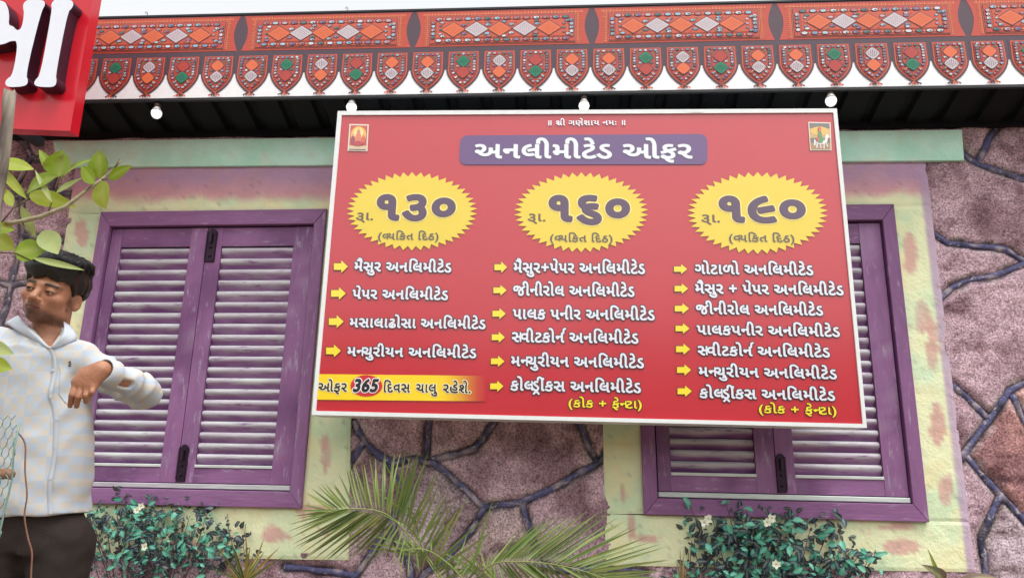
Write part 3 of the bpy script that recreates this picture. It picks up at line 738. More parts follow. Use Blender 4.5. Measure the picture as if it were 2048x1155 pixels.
for rows, hp in ((rows1, 19.0), (rows2, 20.5), (rows3, 19.5)):
    for t, l, r in rows: line(t+SP_+ANL, l, r, hp, BO, WL, 'lettering', MN)
YL = [(.045, (40, 24, 20)), (0, (248, 226, 40))]
line(KOK, (1137, 813.5), (1283.5, 816.5), 15, .02, YL, 'lettering', MN); line(KOK, (1518, 825), (1673, 829), 15, .02, YL, 'lettering', MN)
# title plate and invocation
def poly_px(pts, col, lay, name, parent=MN, frame=BD, m=None):
    mb = MB(); mb.poly([frame(x, y, .001*lay) for x, y in pts], lin(col)); return mb.build(name, m or PRINT, parent)
def rrect(q, r, n=6):
    out = []
    for k in range(4):
        p = Vector(q[k]); a = (Vector(q[k-1])-p).normalized(); b = (Vector(q[(k+1) % 4])-p).normalized()
        for i in range(n+1):
            t = i/n*math.pi/2; out.append(tuple(p+a*r*(1-math.sin(t))+b*r*(1-math.cos(t))))
    return out
poly_px(rrect([(921, 271), (1414, 268), (1415, 329), (918, 329.5)], 14), (92, 50, 116), 1, 'title_plate')
line(T('અનલીમીટેડ ઓફર'), (949, 317.5), (1385, 318), 29, .029, [(.02, (96, 90, 96)), (0, (230, 234, 246))], 'lettering', MN, lay0=2, h=.015)
line(T('॥ શ')+[SHRA]+T('ી ગણેશાય નમઃ ॥'), (1096.5, 251.5), (1250.5, 251), 10, .02, [(.02, (150, 40, 60)), (0, (238, 236, 244))], 'lettering', MN)
# price bursts
def burst(cx, cy, rx, ry, n, k, col, lay, name, tilt=0.0):
    pts = []
    for i in range(2*n):
        a = math.pi*i/n+.07; s = 1 if i % 2 == 0 else k
        pts.append((cx+rx*s*math.cos(a), cy+ry*s*math.sin(a)+tilt*rx*s*math.cos(a)))
    mb = MB(); vs = [BD(cx, cy, .001*lay)]+[BD(x, y, .001*lay) for x, y in pts]
    mb.add(vs, [(0, i+1, (i+1) % (2*n)+1) for i in range(2*n)], lin(col)); return mb.build(name, PRINT, MN)
VY = T('(')+['~વ', 'ય', 'િ', 'ક', 'ત', ' ', 'િ', 'દ', 'ઠ', ')']
RU = ['૩', RUU, 'ા', '.']
PR = [(0, (78, 46, 92))]; PO = [(.035, (250, 236, 150)), (0.012, (110, 72, 50)), (-.004, (74, 38, 78))]
for (c, pr, l, r, hp, ru, vy) in (
    ((824, 422.5, 131, 78.5), '૧૩૦', (752, 441), (909.5, 441.5), 52, ((711.5, 440), (746, 440.5), 15), ((756, 479), (877, 480), 13)),
    ((1162.5, 424.5, 134.5, 80), '૧૬૦', (1097.5, 443.5), (1259.5, 444), 53, ((1055, 442.5), (1091, 443), 15.5), ((1100, 483), (1225, 484.5), 13.3)),
    ((1515, 426, 141, 82), '૧૯૦', (1439.5, 445), (1612, 446), 53, ((1402, 444.5), (1440, 445), 15.7), ((1458, 483), (1589, 484.5), 13.6))):
    burst(*c, 46, .885, (232, 204, 36), 1, 'price_burst')
    line(T(pr), l, r, hp, .034, PO, 'lettering', MN, lay0=2, h=.015)
    line(RU, ru[0], ru[1], ru[2], .026, [(0, (92, 66, 40))], 'lettering', MN, lay0=2)
    line(VY, vy[0], vy[1], vy[2], .024, [(0.03, (236, 222, 90)), (0, (92, 66, 40))], 'lettering', MN, lay0=2)
# arrows
def arrow(x0, y0, x1, y1):
    ym = (y0+y1)/2; hh = (y1-y0)/2; xm = lerp(x0, x1, .53); b = hh*.52
    pts = [(x0, ym-b), (xm, ym-b), (xm, y0), (x1, ym), (xm, y1), (xm, ym+b), (x0, ym+b)]
    mb = MB()
    def big(k): return [(x+(k if x > xm+1 else (-k if x < xm-1 else -k*.4)), y+(k if y > ym+.1 else (-k if y < ym-.1 else 0))) for x, y in pts]
    mb.poly([BD(x, y, .001) for x, y in big(1.4)], lin((96, 44, 20))); mb.poly([BD(x, y, .002) for x, y in pts], lin((250, 222, 40))); mb.build('arrow', PRINT, MN)
for a in ((668, 520.5, 696, 545.5), (662.5, 574, 692, 599), (658, 630, 687.5, 655.5), (652.5, 688.5, 682, 714),
          (989, 523, 1014.5, 545.5), (987, 569.5, 1013.5, 591), (985, 616, 1011.5, 638), (983.5, 663, 1010, 685), (982, 711, 1009, 733), (980.5, 760.5, 1007, 783),
          (1348, 528, 1374.5, 548), (1349, 566.5, 1376, 587.5), (1349.5, 606, 1378, 627.5), (1351, 646, 1379, 667), (1352, 686.5, 1380, 709), (1354, 728, 1382, 750.5), (1355, 770.5, 1383.5, 793)): arrow(*a)
# 365 days strip, yellow fading to red as printed
mb = MB(); n = 20
for i in range(n+1):
    s = i/n; x = lerp(638.5, 972, s); c = mixc(lin((250, 214, 24)), lin((192, 24, 42)), sstep(.7, 1, s))
    for y in (lerp(747.5, 751, s), lerp(798.5, 802, s)): mb.v.append(tuple(BD(x-(y-747)*.085*(1-s), y, .001))); mb.c.append(c)
mb.f = [(2*i, 2*i+1, 2*i+3, 2*i+2) for i in range(n)]; mb.build('offer_strip', PRINT, MN)
BK = [(.055, (250, 244, 210)), (0, (22, 18, 20))]
for t, l, r, hp in ((T('ઓફર'), (636.5, 782.5), (694, 783), 17.5), (['િ']+T('દવસ'), (767.5, 784), (820, 784.5), 17.5), (T('ચાલુ'), (832, 784.5), (875, 785), 17.5), (T('રહેશે.'), (886, 785), (941.5, 786), 17.5)):
    line(t, l, r, hp, .022, BK, 'lettering', MN, lay0=2)
burst(733, 771, 33, 22.5, 40, .92, (206, 30, 44), 2, 'offer_burst')
line(T('365'), (705, 783.5), (754, 784), 24, .045, [(.055, (246, 240, 244)), (0, (18, 16, 22))], 'lettering', MN, lay0=3, shear=.16)
# two small devotional pictures pasted in the corners: generic printed figures
def pic(q, items, lbl):
    f = quadmap(q); o = poly_px(q, (226, 214, 196), 1.0, 'printed_picture'); o['label'] = lbl
    mb = MB()
    for lay, (kind, a, col) in enumerate(items):
        if kind == 'r': pts = [(a[0], a[1]), (a[2], a[1]), (a[2], a[3]), (a[0], a[3])]
        elif kind == 'e': pts = [(a[0]+a[2]*math.cos(t), a[1]+a[3]*math.sin(t)) for t in [2*math.pi*k/14 for k in range(14)]]
        else: pts = a
        mb.poly([BD(*f(x, y), .0014+.0003*lay) for x, y in pts], lin(col))
    mb.build('picture_print', PRINT, o)
pic([(699, 248), (738, 249), (735, 303), (695, 302)], [
    ('r', (.07, .05, .93, .93), (196, 70, 60)), ('e', (.5, .40, .40, .32), (236, 178, 70)), ('e', (.5, .36, .26, .24), (246, 220, 150)), ('r', (.07, .80, .93, .93), (214, 190, 150)),
    ('e', (.5, .52, .16, .20), (222, 120, 84)), ('e', (.5, .30, .09, .08), (214, 130, 96)), ('p', [(.40, .22), (.5, .10), (.6, .22)], (232, 190, 60)),
    ('e', (.24, .58, .10, .15), (150, 60, 84)), ('e', (.76, .58, .10, .15), (210, 90, 60)), ('e', (.24, .42, .05, .05), (214, 150, 110)), ('e', (.76, .42, .05, .05), (214, 150, 110)), ('e', (.5, .72, .26, .09), (180, 44, 60)), ('r', (.07, .935, .93, .965), (90, 40, 110))], 'small print of a seated deity with a golden halo')
pic([(1616, 244), (1661, 245), (1663, 301), (1620, 301)], [
    ('r', (.05, .04, .95, .96), (196, 166, 104)), ('r', (.05, .04, .95, .22), (112, 106, 104)), ('e', (.5, .32, .42, .16), (226, 184, 84)), ('r', (.05, .56, .95, .74), (110, 104, 84)), ('r', (.05, .74, .95, .96), (168, 130, 84)),
    ('e', (.52, .70, .26, .085), (232, 230, 228)), ('p', [(.70, .66), (.76, .44), (.86, .42), (.93, .54), (.84, .56), (.80, .74)], (236, 234, 232)), ('p', [(.30, .66), (.22, .60), (.18, .82), (.25, .84)], (222, 220, 222)),
    ('p', [(.32, .72), (.38, .72), (.34, .92), (.29, .92)], (226, 224, 224)), ('p', [(.44, .74), (.49, .74), (.53, .92), (.48, .93)], (226, 224, 224)), ('p', [(.64, .74), (.69, .74), (.66, .95), (.61, .95)], (226, 224, 224)), ('p', [(.72, .72), (.77, .74), (.84, .86), (.79, .89)], (226, 224, 224)),
    ('e', (.50, .62, .14, .12), (70, 150, 76)), ('e', (.49, .44, .085, .12), (96, 140, 84)), ('e', (.48, .25, .075, .065), (206, 60, 50)), ('e', (.485, .30, .045, .045), (190, 130, 96)), ('p', [(.30, .60), (.40, .50), (.44, .66), (.34, .72)], (206, 70, 84))], 'small print of a rider in green on a white horse')

# ---------------------------------------------------------------- red sign with raised white letter at the eave end
YS = -0.85
def SG(px, py, h=0.0):
    p = P(px, py, YS); p.y -= h; return p
s0 = SG(140, 262)
RS_ = thing('letter_sign', (s0.x, YS, s0.z), 'red box sign with raised white letter strokes at the end of the eave', 'sign board')
REDM = mat('red_acrylic', lin((206, 30, 46)), .2, attr=False, var=.04, spec=.5)
WHM = mat('white_acrylic', lin((226, 230, 240)), .3, attr=False, var=.03)
LSD = mat('purple_black_return', lin((48, 24, 42)), .35, attr=False, var=.08)
tr, br, bl = SG(185, 0), SG(140, 262), SG(-260, 246)
dirv = (tr-br).normalized(); tr = br+dirv*1.05; tl = bl+dirv*1.05
mb = MB(); vs = [tl, tr, br, bl]; bk = [v+Vector((0, .07, 0)) for v in vs]
mb.add(vs+bk, [(3, 2, 1, 0), (0, 1, 5, 4), (1, 2, 6, 5), (2, 3, 7, 6), (3, 0, 4, 7), (4, 5, 6, 7)]); mb.build('sign_box', REDM, RS_)
A_ = [(-160, 0), (20, 0), (45, 40), (55, 90), (50, 150), (75, 152), (100, 182), (128, 165), (142, 75), (133, 45), (140, 15), (165, -2), (250, -2), (268, 25), (240, 70), (150, 435), (167, 475), (150, 505), (50, 512), (27, 490), (40, 462), (75, 440), (108, 240), (60, 240), (20, 262), (-160, 280)]
B_ = [(305, 55), (298, 30), (312, 5), (330, -5), (415, -2), (432, 22), (420, 50), (396, 72), (325, 440), (332, 470), (325, 500), (300, 511), (215, 507), (198, 490), (206, 468), (236, 440)]
def smooth_poly(p, it=2):
    for _ in range(it):
        p = [q for a, b in zip(p, p[1:]+p[:1]) for q in ((a[0]*.75+b[0]*.25, a[1]*.75+b[1]*.25), (a[0]*.25+b[0]*.75, a[1]*.25+b[1]*.75))]
    return p
for pl in (A_, B_):
    pl = smooth_poly([(x/2.924, y/2.924) for x, y in pl]); Hh = .075
    # the traced outline is that of the raised front: stand it off the face
    pts = [P(x, y, YS-Hh) for x, y in pl]
    mb = MB(); mb.poly(pts); fo = mb.build('letter_face', WHM, RS_)
    mb = MB(); n = len(pts); bkp = [p+Vector((0, Hh-.001, 0)) for p in pts]; inn = [p+Vector((0, .002, 0)) for p in pts]
    mb.add(inn+bkp, [(i, (i+1) % n, n+(i+1) % n, n+i) for i in range(n)]); mb.build('letter_return', LSD, RS_, fixn=True)
for zz in (.15, .8):
    p = bl.lerp(br, .5)+dirv*zz; mb = MB(); mb.box((p.x, (YS+.07+YF)/2, p.z), .05, abs(YF-YS-.07)+.02, .05); mb.build('sign_bracket', STEEL, RS_)
# ---------------------------------------------------------------- plants
LEAF = mat('leaf_surface', attr=True, rough=.42, var=.15, vscale=25, spec=.4)
def leafmat(name, tr):
    m = mat(name, attr=True, rough=.4, var=.14, vscale=22, spec=.4, bump=.1, bscale=40)
    b = m.node_tree.nodes['Principled BSDF']; n = m.node_tree
    t = n.nodes.new('ShaderNodeBsdfTranslucent'); mx = n.nodes.new('ShaderNodeMixShader'); mx.inputs[0].default_value = tr
    at = n.nodes.new('ShaderNodeAttribute'); at.attribute_name = 'Col'; n.links.new(at.outputs[0], t.inputs[0])
    out = [q for q in n.nodes if q.type == 'OUTPUT_MATERIAL'][0]
    n.links.new(b.outputs[0], mx.inputs[1]); n.links.new(t.outputs[0], mx.inputs[2]); n.links.new(mx.outputs[0], out.inputs[0]); return m
GREEN = leafmat('thin_leaf', .35)
BARK = mat('branch_bark', attr=True, rough=.85, var=.25, vscale=40, bump=.5, bscale=60)
def leaf(mb, base, tip, wd, nrm, col, col2=None, fold=.18, bend=.12, n=8, shape=.5):
    base, tip = Vector(base), Vector(tip); ax = tip-base; L = ax.length; ax /= L
    sd = ax.cross(Vector(nrm)).normalized(); up = sd.cross(ax).normalized(); b = len(mb.v); cols = []
    for i in range(n+1):
        t = i/n; prof = math.sin(math.pi*t**(.5+shape*.6))**.85 if 0 < t < 1 else 0.0
        hw = wd/2*max(prof, .02); c = base+ax*L*t+up*bend*L*math.sin(math.pi*t)
        for k, s in enumerate((-1, -.5, 0, .5, 1)):
            p = c+sd*hw*s+up*fold*hw*abs(s); mb.v.append(tuple(p))
            cc = col if abs(s) > .1 else mixc(col, lin((190, 196, 120)), .35)
            if col2: cc = mixc(cc, col2, sstep(.15, .5, N3(p, 28, 3)))
            mb.c.append(cc)
    mb.f += [(b+i*5+k, b+i*5+k+1, b+(i+1)*5+k+1, b+(i+1)*5+k) for i in range(n) for k in range(4)]

# young tree whose branch reaches in from the side
YT = -2.12
def TR(px, py, dy=0.0): return P(px, py, YT+dy)
tb = TR(-170, 470); YTREE = thing('young_tree', (tb.x, tb.y, 0), 'young tree with a bare branch of yellow green leaves above the person', 'tree')
mb = MB(); pts = [Vector((tb.x-.02, tb.y, -.05)), Vector((tb.x+.01, tb.y, .5)), Vector((tb.x, tb.y, 1.0)), Vector((tb.x+.02, tb.y+.01, 1.5)), Vector((tb.x-.02, tb.y, 2.0))]
mb.tube(pts, [.03, .026, .022, .016, .008], 9, lin((122, 112, 92))); mb.build('trunk', BARK, YTREE, smooth=True)
mb = MB(); br_ = [(-165, 480), (-80, 462), (-10, 450), (40, 443), (82, 433), (132, 413), (165, 387), (204, 359), (228, 338), (243, 321)]
mb.tube([TR(x, y, .02*math.sin(i)) for i, (x, y) in enumerate(br_)], [.0085, .008, .0075, .0072, .0068, .006, .0055, .0048, .0036, .002], 8, lin((160, 150, 122)))
for tw in ([(2, 446), (26, 417), (56, 397), (60, 380)], [(95, 428), (104, 404)], [(112, 384), (118, 358), (121, 340)], [(165, 387), (186, 368)], [(204, 359), (217, 357)], [(-6, 505), (33, 506), (66, 522)], [(40, 446), (62, 470), (70, 480)], [(228, 338), (240, 318)], [(-20, 452), (-4, 475)], [(56, 397), (40, 410)]):
    mb.tube([TR(x, y, -.005) for x, y in tw], [.003]+[.0018]*(len(tw)-1), 5, lin((98, 84, 56)))
mb.build('branch', BARK, YTREE, smooth=True)
G1, G2, G3, BRN = lin((132, 158, 34)), lin((164, 178, 60)), lin((176, 190, 128)), lin((112, 84, 30))
rl = random.Random(5)
for (b, t, wd, c) in (((-6, 322), (68, 339), 27, G2), ((115, 354), (78, 299), 18, G1), ((116, 354), (124, 300), 60, G1), ((120, 362), (183, 319), 17, G1), ((115, 352), (53, 388), 30, G1), ((200, 357), (199, 300), 38, G1),
                      ((189, 368), (163, 331), 22, G1), ((217, 358), (265, 331), 19, G1), ((203, 362), (212, 418), 40, G2), ((56, 388), (152, 414), 28, G2), ((54, 398), (-6, 322), 15, G2), ((26, 412), (1, 372), 16, G2),
                      ((42, 412), (72, 475), 19, G3), ((28, 504), (94, 498), 40, G1), ((86, 461), (116, 508), 34, G3), ((66, 516), (169, 540), 11, G3), ((-8, 455), (30, 460), 20, G1), ((-10, 474), (30, 500), 28, G2), ((112, 386), (164, 356), 11, G3), ((104, 404), (70, 340), 9, G3),
                      ((-30, 690), (28, 708), 24, G3), ((-30, 730), (24, 738), 30, G2), ((-60, 600), (-4, 560), 40, G1), ((-90, 420), (-30, 380), 40, G1), ((-120, 350), (-70, 300), 36, G2)):
    mb = MB(); dy = rl.uniform(-.05, .03); B = TR(*b, dy); Tp = TR(*t, dy+rl.uniform(-.03, .03)); sc = (B-CAM).length/FPX
    leaf(mb, B, Tp, wd*sc*1.06, (rl.uniform(-.35, .35), -1, rl.uniform(-.1, .5)), mixc(c, G1, rl.uniform(0, .25)), BRN if rl.random() < .25 else None, fold=rl.uniform(.1, .3), bend=rl.uniform(-.08, .1))
    mb.build('leaf', GREEN, YTREE, smooth=True)
# twig down to the two low leaves
mb = MB(); mb.tube([TR(-165, 640), TR(-90, 690), TR(-30, 700), TR(-30, 730)], .003, 5, lin((98, 84, 56))); mb.build('twig', BARK, YTREE, smooth=True)

# areca palms in front of the stone facing
YPALM = -.75
def PL(px, py, dy=0.0): return P(px, py, YPALM+dy)
PALMG, PALMD, PALMY = lin((104, 132, 62)), lin((60, 88, 52)), lin((158, 164, 92))
def spline(pts, n):
    out = []; p = [pts[0]]+list(pts)+[pts[-1]]
    for i in range(1, len(p)-2):
        for k in range(n):
            t = k/n; a, b, c, d = p[i-1], p[i], p[i+1], p[i+2]
            out.append(.5*((2*b)+(c-a)*t+(2*a-5*b+4*c-d)*t*t+(3*b-a-3*c+d)*t**3))
    out.append(pts[-1]); return out
def frond(root, pix, dys, leafs, name='frond', r=.0042, seed=1):
    """pix: rachis through pixels; leafs: list of (position 0..1, tip pixel, tip depth offset)"""
    rr = random.Random(seed); pts = spline([PL(x, y, d) for (x, y), d in zip(pix, dys)], 8); n = len(pts)
    fr = MB(); fr.tube(pts, [r*(1-.75*i/n) for i in range(n)], 6, mixc(PALMY, PALMG, .5)); o = fr.build(name, LEAF, root, smooth=True)
    more = []
    for (a, b) in zip(leafs, leafs[1:]):
        more.append(a)
        if abs(a[0]-b[0]) < .1: more.append(((a[0]+b[0])/2, (lerp(a[1][0], b[1][0], .5)+rr.uniform(-9, 9), lerp(a[1][1], b[1][1], .5)+rr.uniform(-12, 12)), lerp(a[2], b[2], .5)+rr.uniform(-.08, .08)))
    for (pos, tip, dy) in more+leafs[-1:]:
        i = min(n-1, int(pos*(n-1))); B = pts[i]; Tp = PL(*tip, dy); mb = MB()
        L = (Tp-B).length; nr = Vector((rr.uniform(-.5, .5), -1, rr.uniform(-.2, .6)))
        c = mixc(mixc(PALMG, PALMD, rr.random()*.8), PALMY, rr.random()**2*.7)
        leaf(mb, B, Tp, .0125*min(1.2, .6+L), nr, c, PALMY if rr.random() < .25 else None, fold=.35, bend=rr.uniform(-.05, .06), n=9, shape=.05)
        mb.build('leaflet', GREEN, o, smooth=True)
def palm(base_px, label, loc_y=0.0):
    b = PL(base_px, 1155); t = thing('palm_plant', (b.x, b.y, 0), label, 'palm'); return t, b
pa, pb_ = palm(890, 'areca palm with drooping and upright fronds against the stone facing')
def stem(root, b, pix, dys):
    mb = MB(); p1 = PL(*pix, dys); mb.tube(spline([Vector((b.x, b.y, -.03)), Vector((b.x*.7+p1.x*.3, b.y, .15)), p1], 6), [.014]*6+[.009]*7, 7, lin((120, 130, 70))); mb.build('stem', LEAF, root, smooth=True)
rp = random.Random(3)
F1 = [(905, 1190), (860, 1120), (800, 1050), (760, 1022), (700, 1016), (650, 1024)]
l1 = []
for k, tip in enumerate([(1000, 1050), (940, 985), (926, 1000), (905, 985), (895, 960), (880, 938), (858, 900), (848, 925), (838, 898), (822, 905), (802, 902), (784, 918), (770, 906), (750, 912), (738, 908), (722, 915), (706, 925), (694, 930), (676, 944), (660, 962), (640, 965), (622, 975), (612, 985)]):
    l1.append((.16+.80*k/23, tip, rp.uniform(-.2, .1)))
for k, tip in enumerate([(840, 1150), (815, 1155), (790, 1140), (770, 1120), (742, 1128), (715, 1112), (690, 1122), (668, 1118), (648, 1122), (632, 1112), (612, 1115), (600, 1108), (596, 1096), (584, 1088), (578, 1076), (588, 1062), (582, 1048), (596, 1036), (600, 1022), (606, 1008)]):
    l1.append((.30+.69*k/20, tip, rp.uniform(-.25, .05)))
frond(pa, F1, (0, 0, -.05, -.1, -.14, -.18), l1, seed=2); stem(pa, pb_, F1[0], 0)
F2 = [(905, 1215), (880, 1160), (850, 1110), (835, 1060), (812, 1010), (790, 960)]
l2 = [(.2+.75*k/11, tip, rp.uniform(-.1, .15)) for k, tip in enumerate([(960, 1130), (930, 1100), (945, 1080), (700, 1090), (705, 1062), (900, 1010), (730, 1010), (870, 985), (745, 975), (838, 905), (765, 915)])]
frond(pa, F2, (.1, .12, .14, .16, .18, .2), l2, seed=4); stem(pa, pb_, F2[0], .1)
mb = MB(); leaf(mb, PL(940, 1150, -.1), PL(988, 992, -.1), .012, (0, -1, .2), PALMG, fold=.3, bend=.02, n=8, shape=0); mb.build('spear_leaf', GREEN, pa, smooth=True)
pc_, pd_ = palm(1010, 'low areca palm with a fan of slim leaflets reaching toward the half hidden window')
F3 = [(985, 1230), (960, 1160), (985, 1128), (1040, 1122), (1110, 1128), (1190, 1148), (1260, 1180)]
l3 = []
for k, tip in enumerate([(870, 1092), (905, 1098), (960, 1100), (1000, 1092), (1052, 1050), (1090, 1038), (1104, 1034), (1126, 1030), (1146, 1028), (1166, 1026), (1188, 1030), (1214, 1020), (1236, 1034), (1254, 1040), (1280, 1052), (1300, 1070), (1324, 1086), (1340, 1118), (1330, 1140), (1322, 1156)]):
    l3.append((.20+.72*k/20, tip, rp.uniform(-.2, .1)))
for k in range(26): l3.append((.18+.78*k/26, (900+rp.uniform(0, 60)+k*15, 1165+rp.uniform(0, 50)), rp.uniform(-.2, .05)))
frond(pc_, F3, (0, -.02, -.05, -.1, -.15, -.18, -.2), l3, seed=6); stem(pc_, pd_, F3[0], 0)
F4 = [(980, 1240), (930, 1165), (895, 1125), (850, 1098), (800, 1100)]
l4 = [(.25+.72*k/16, (lerp(985, 790, k/15)+rp.uniform(-12, 12), lerp(1080, 1085, k/15)+rp.choice((-14, 60))+rp.uniform(-8, 8)), rp.uniform(-.15, .1)) for k in range(16)]
frond(pc_, F4, (0, -.06, -.1, -.12, -.14), l4, seed=8); stem(pc_, pd_, F4[0], 0)

# strap leaved clumps and a single dry-edged leaf
def clump(px, py, tips, label, cols, dy=0.0, wd=.014):
    b = PL(px, py, dy); t = thing('strap_leaf_plant', (b.x, b.y, 0), label, 'plant')
    mb = MB(); mb.tube([Vector((b.x, b.y, -.02)), Vector((b.x, b.y, b.z*.5)), b], [.012, .012, .010], 7, lin((120, 116, 60))); mb.build('stem', LEAF, t, smooth=True)
    r = random.Random(int(px))
    for tip in tips:
        mb = MB(); leaf(mb, b, PL(*tip, dy+r.uniform(-.12, .08)), wd*r.uniform(.8, 1.3), (r.uniform(-.6, .6), -1, .2), cols[r.randrange(len(cols))], None, .3, r.uniform(-.12, .12), 8, 0.0); mb.build('leaf', GREEN, t, smooth=True)
SG_ = [lin((128, 132, 50)), lin((98, 112, 48)), lin((150, 126, 62)), lin((84, 96, 46))]
clump(488, 1165, [(462, 1080), (470, 1095), (490, 1062), (500, 1090), (528, 1075), (530, 1100), (560, 1092), (448, 1120), (420, 1135), (415, 1155), (545, 1120), (440, 1100), (508, 1105), (478, 1110), (570, 1110)], 'spiky olive strap leaf plant below the fully visible window', SG_, -.05)
clump(1364, 1180, [(1360, 1092), (1366, 1100), (1374, 1110), (1352, 1120), (1345, 1140), (1392, 1128), (1400, 1150), (1330, 1150)], 'thin tan stalked plant below the half hidden window', [lin((150, 122, 70)), lin((122, 96, 58)), lin((104, 112, 56))], -.05, .010)
b = PL(1880, 1185, -.05); t = thing('broad_leaf_plant', (b.x, b.y, 0), 'single pointed green leaf with a curled brown leaf at the foot of the wall', 'plant')
mb = MB(); mb.tube([Vector((b.x, b.y, -.02)), b], .010, 7, lin((110, 110, 60))); mb.build('stem', LEAF, t, smooth=True)
mb = MB(); leaf(mb, b, PL(1854, 1094, -.08), .034, (.5, -1, .1), lin((140, 150, 60)), None, .4, .04, 9, .05); mb.build('leaf', GREEN, t, smooth=True)
mb = MB(); leaf(mb, b, PL(1842, 1128, -.12), .075, (.3, -1, .7), lin((110, 90, 72)), lin((84, 96, 60)), .5, .22, 9, .4); mb.build('curled_leaf', GREEN, t, smooth=True)
mb = MB(); leaf(mb, PL(1905, 1175, -.05), PL(2000, 1156, -.05), .05, (0, -1, 1), lin((128, 108, 90)), None, .3, .15, 8, .3); mb.build('curled_leaf', GREEN, t, smooth=True)

# flowering shrubs under both windows
SHM = leafmat('shrub_leaf', .12)
def shrub(fx, fy, sc, label, seed):
    """left-shrub pixels (x, y) map to fx + (x-214)*sc"""
    r = random.Random(seed)
    def M(x, y, h=0.0): return W(fx+(x-214)*sc, fy+(y-1010)*sc*.97, h)
    b = M(320, 1190, .1); t = thing('flowering_shrub', (b.x, b.y, 0), label, 'shrub', 'flowering shrubs under the windows')
    cl = [(300, 1040, 60, 35, 190), (345, 1070, 70, 45, 260), (255, 1055, 60, 40, 150), (310, 1120, 130, 40, 380), (430, 1045, 26, 42, 80), (465, 1085, 30, 38, 70), (200, 1040, 28, 40, 46), (195, 1090, 22, 50, 40), (345, 1012, 34, 22, 46), (425, 1110, 70, 34, 110),
          (250, 990, 8, 20, 12), (186, 990, 8, 16, 8), (285, 1000, 26, 14, 24), (372, 1018, 16, 16, 14), (395, 1040, 12, 20, 14), (228, 1020, 16, 14, 14), (400, 1100, 30, 30, 40), (485, 1070, 26, 14, 16), (505, 1090, 14, 30, 12), (330, 1190, 150, 50, 320)]
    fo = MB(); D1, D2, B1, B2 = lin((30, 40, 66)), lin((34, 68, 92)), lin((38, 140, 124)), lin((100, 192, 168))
    stems = MB()
    for (cx, cy, rx, ry, nn) in cl:
        for k in range(int(nn*.68)):
            while True:
                a, c = r.gauss(0, .55), r.gauss(0, .55)
                if a*a+c*c < 2.2: break
            h = .03+r.random()**1.3*.15*max(.1, 1-.4*(a*a+c*c)); p = M(cx+a*rx, cy+c*ry, h)
            ang = r.uniform(0, 2*math.pi); L = (r.uniform(.018, .036) if r.random() < .6 else r.uniform(.034, .058))*sc; d = Vector((math.cos(ang), r.uniform(-.5, .2), math.sin(ang)*.8+.15)).normalized()
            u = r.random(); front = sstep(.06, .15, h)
            col = mixc(D1, D2, r.random()) if u > .10+.55*front else mixc(B1, B2, r.random()**2)  # leaves deeper in the shrub take painted navy shade tones
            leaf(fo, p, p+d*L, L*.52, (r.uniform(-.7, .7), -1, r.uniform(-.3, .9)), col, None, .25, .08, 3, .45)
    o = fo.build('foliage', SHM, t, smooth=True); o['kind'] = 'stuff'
    base = Vector((b.x, b.y, -.02))
    for (cx, cy, rx, ry, nn) in cl:
        e = M(cx, cy-ry*.5, .09); m_ = base.lerp(e, .5)+Vector((r.uniform(-.06, .06), 0, -.03)); stems.tube(spline([base, m_, e], 5), [.006, .006, .005, .005, .004, .004, .003, .003, .0025, .002, .0015], 5, lin((84, 58, 66)))
    for k in range(26):
        x, y = r.uniform(180, 500), r.uniform(1060, 1140); e0 = M(x, y, .07); e1 = M(x+r.uniform(-25, 25), y-r.uniform(15, 45), .08); stems.tube([e0, e0.lerp(e1, .5)+Vector((r.uniform(-.02, .02), 0, 0)), e1], .0016, 4, lin((92, 60, 72)))
    stems.build('stems', BARK, t, smooth=True)
    for (x, y) in ((214, 1010), (320, 1009), (327, 1088), (207, 1016), (312, 1016)):
        mb = MB(); p = M(x, y, .19)
        for k in range(6):
            a = 2*math.pi*k/6+r.random(); d = Vector((math.cos(a), -.25, math.sin(a))); leaf(mb, p, p+d*.021*sc, .015*sc, (0, -1, 0), lin((226, 230, 212)), None, .15, .05, 4, .7)
        mb.lathe([(.004, 0), (.004, .004), (.001, .006)], p+Vector((0, -.004, 0)), 6, lin((200, 190, 110))); mb.build('flower', LEAF, t, smooth=True)
shrub(214, 1010, 1.0, 'teal leaved flowering shrub under the fully visible purple window', 11)
shrub(1403, 1033, 1.14, 'teal leaved flowering shrub under the window half hidden by the board', 12)

# ---------------------------------------------------------------- weathered stick, wire netting fence
DRY = mat('weathered_wood', attr=True, rough=.9, var=.35, vscale=60, bump=.8, bscale=70, stretch=(1, 1, .15))
YST = -2.55
def SK(px, py, dy=0.0): return P(px, py, YST+dy)
a = SK(19, 190); c = SK(-6, 410); d = (c-a).normalized(); k = a.z/-d.z; base = a+d*k
t = thing('wooden_stake', (base.x, base.y, 0), 'broken grey weathered wooden stake in front of the red sign', 'stake')
mb = MB(); n = 26; pts = [a+d*k*(i/n)*1.02+Vector((.006*N3((i, 0, 0), .4), .004*N3((i, 4, 0), .5), 0)) for i in range(n+1)]
mb.tube(pts, [.0145*(1+.15*N3((i, 7, 2), .6)) for i in range(n+1)], 10, lin((148, 138, 124)))
for q in range(10): v = mb.v[q]; mb.v[q] = (v[0], v[1], v[2]+.022*math.sin(q*1.9)+.01*math.cos(q*4.1))
for q, v in enumerate(mb.v): mb.c[q] = mixc(lin((138, 128, 114)), lin((80, 70, 64)), sstep(0, .4, N3(v, 30, 2)))
mb.build('stake_shaft', DRY, t, smooth=True)
YFN = -2.75
def FN(px, py, dy=0.0): return P(px, py, YFN+dy)
fb_ = FN(0, 1155); FNC = thing('netting_fence', (fb_.x, fb_.y, 0), 'green coated hexagonal wire netting fence with a cut stick through it', 'fence')
WIRE = mat('green_coated_wire', lin((112, 142, 132)), .45, attr=False, var=.2, spec=.5)
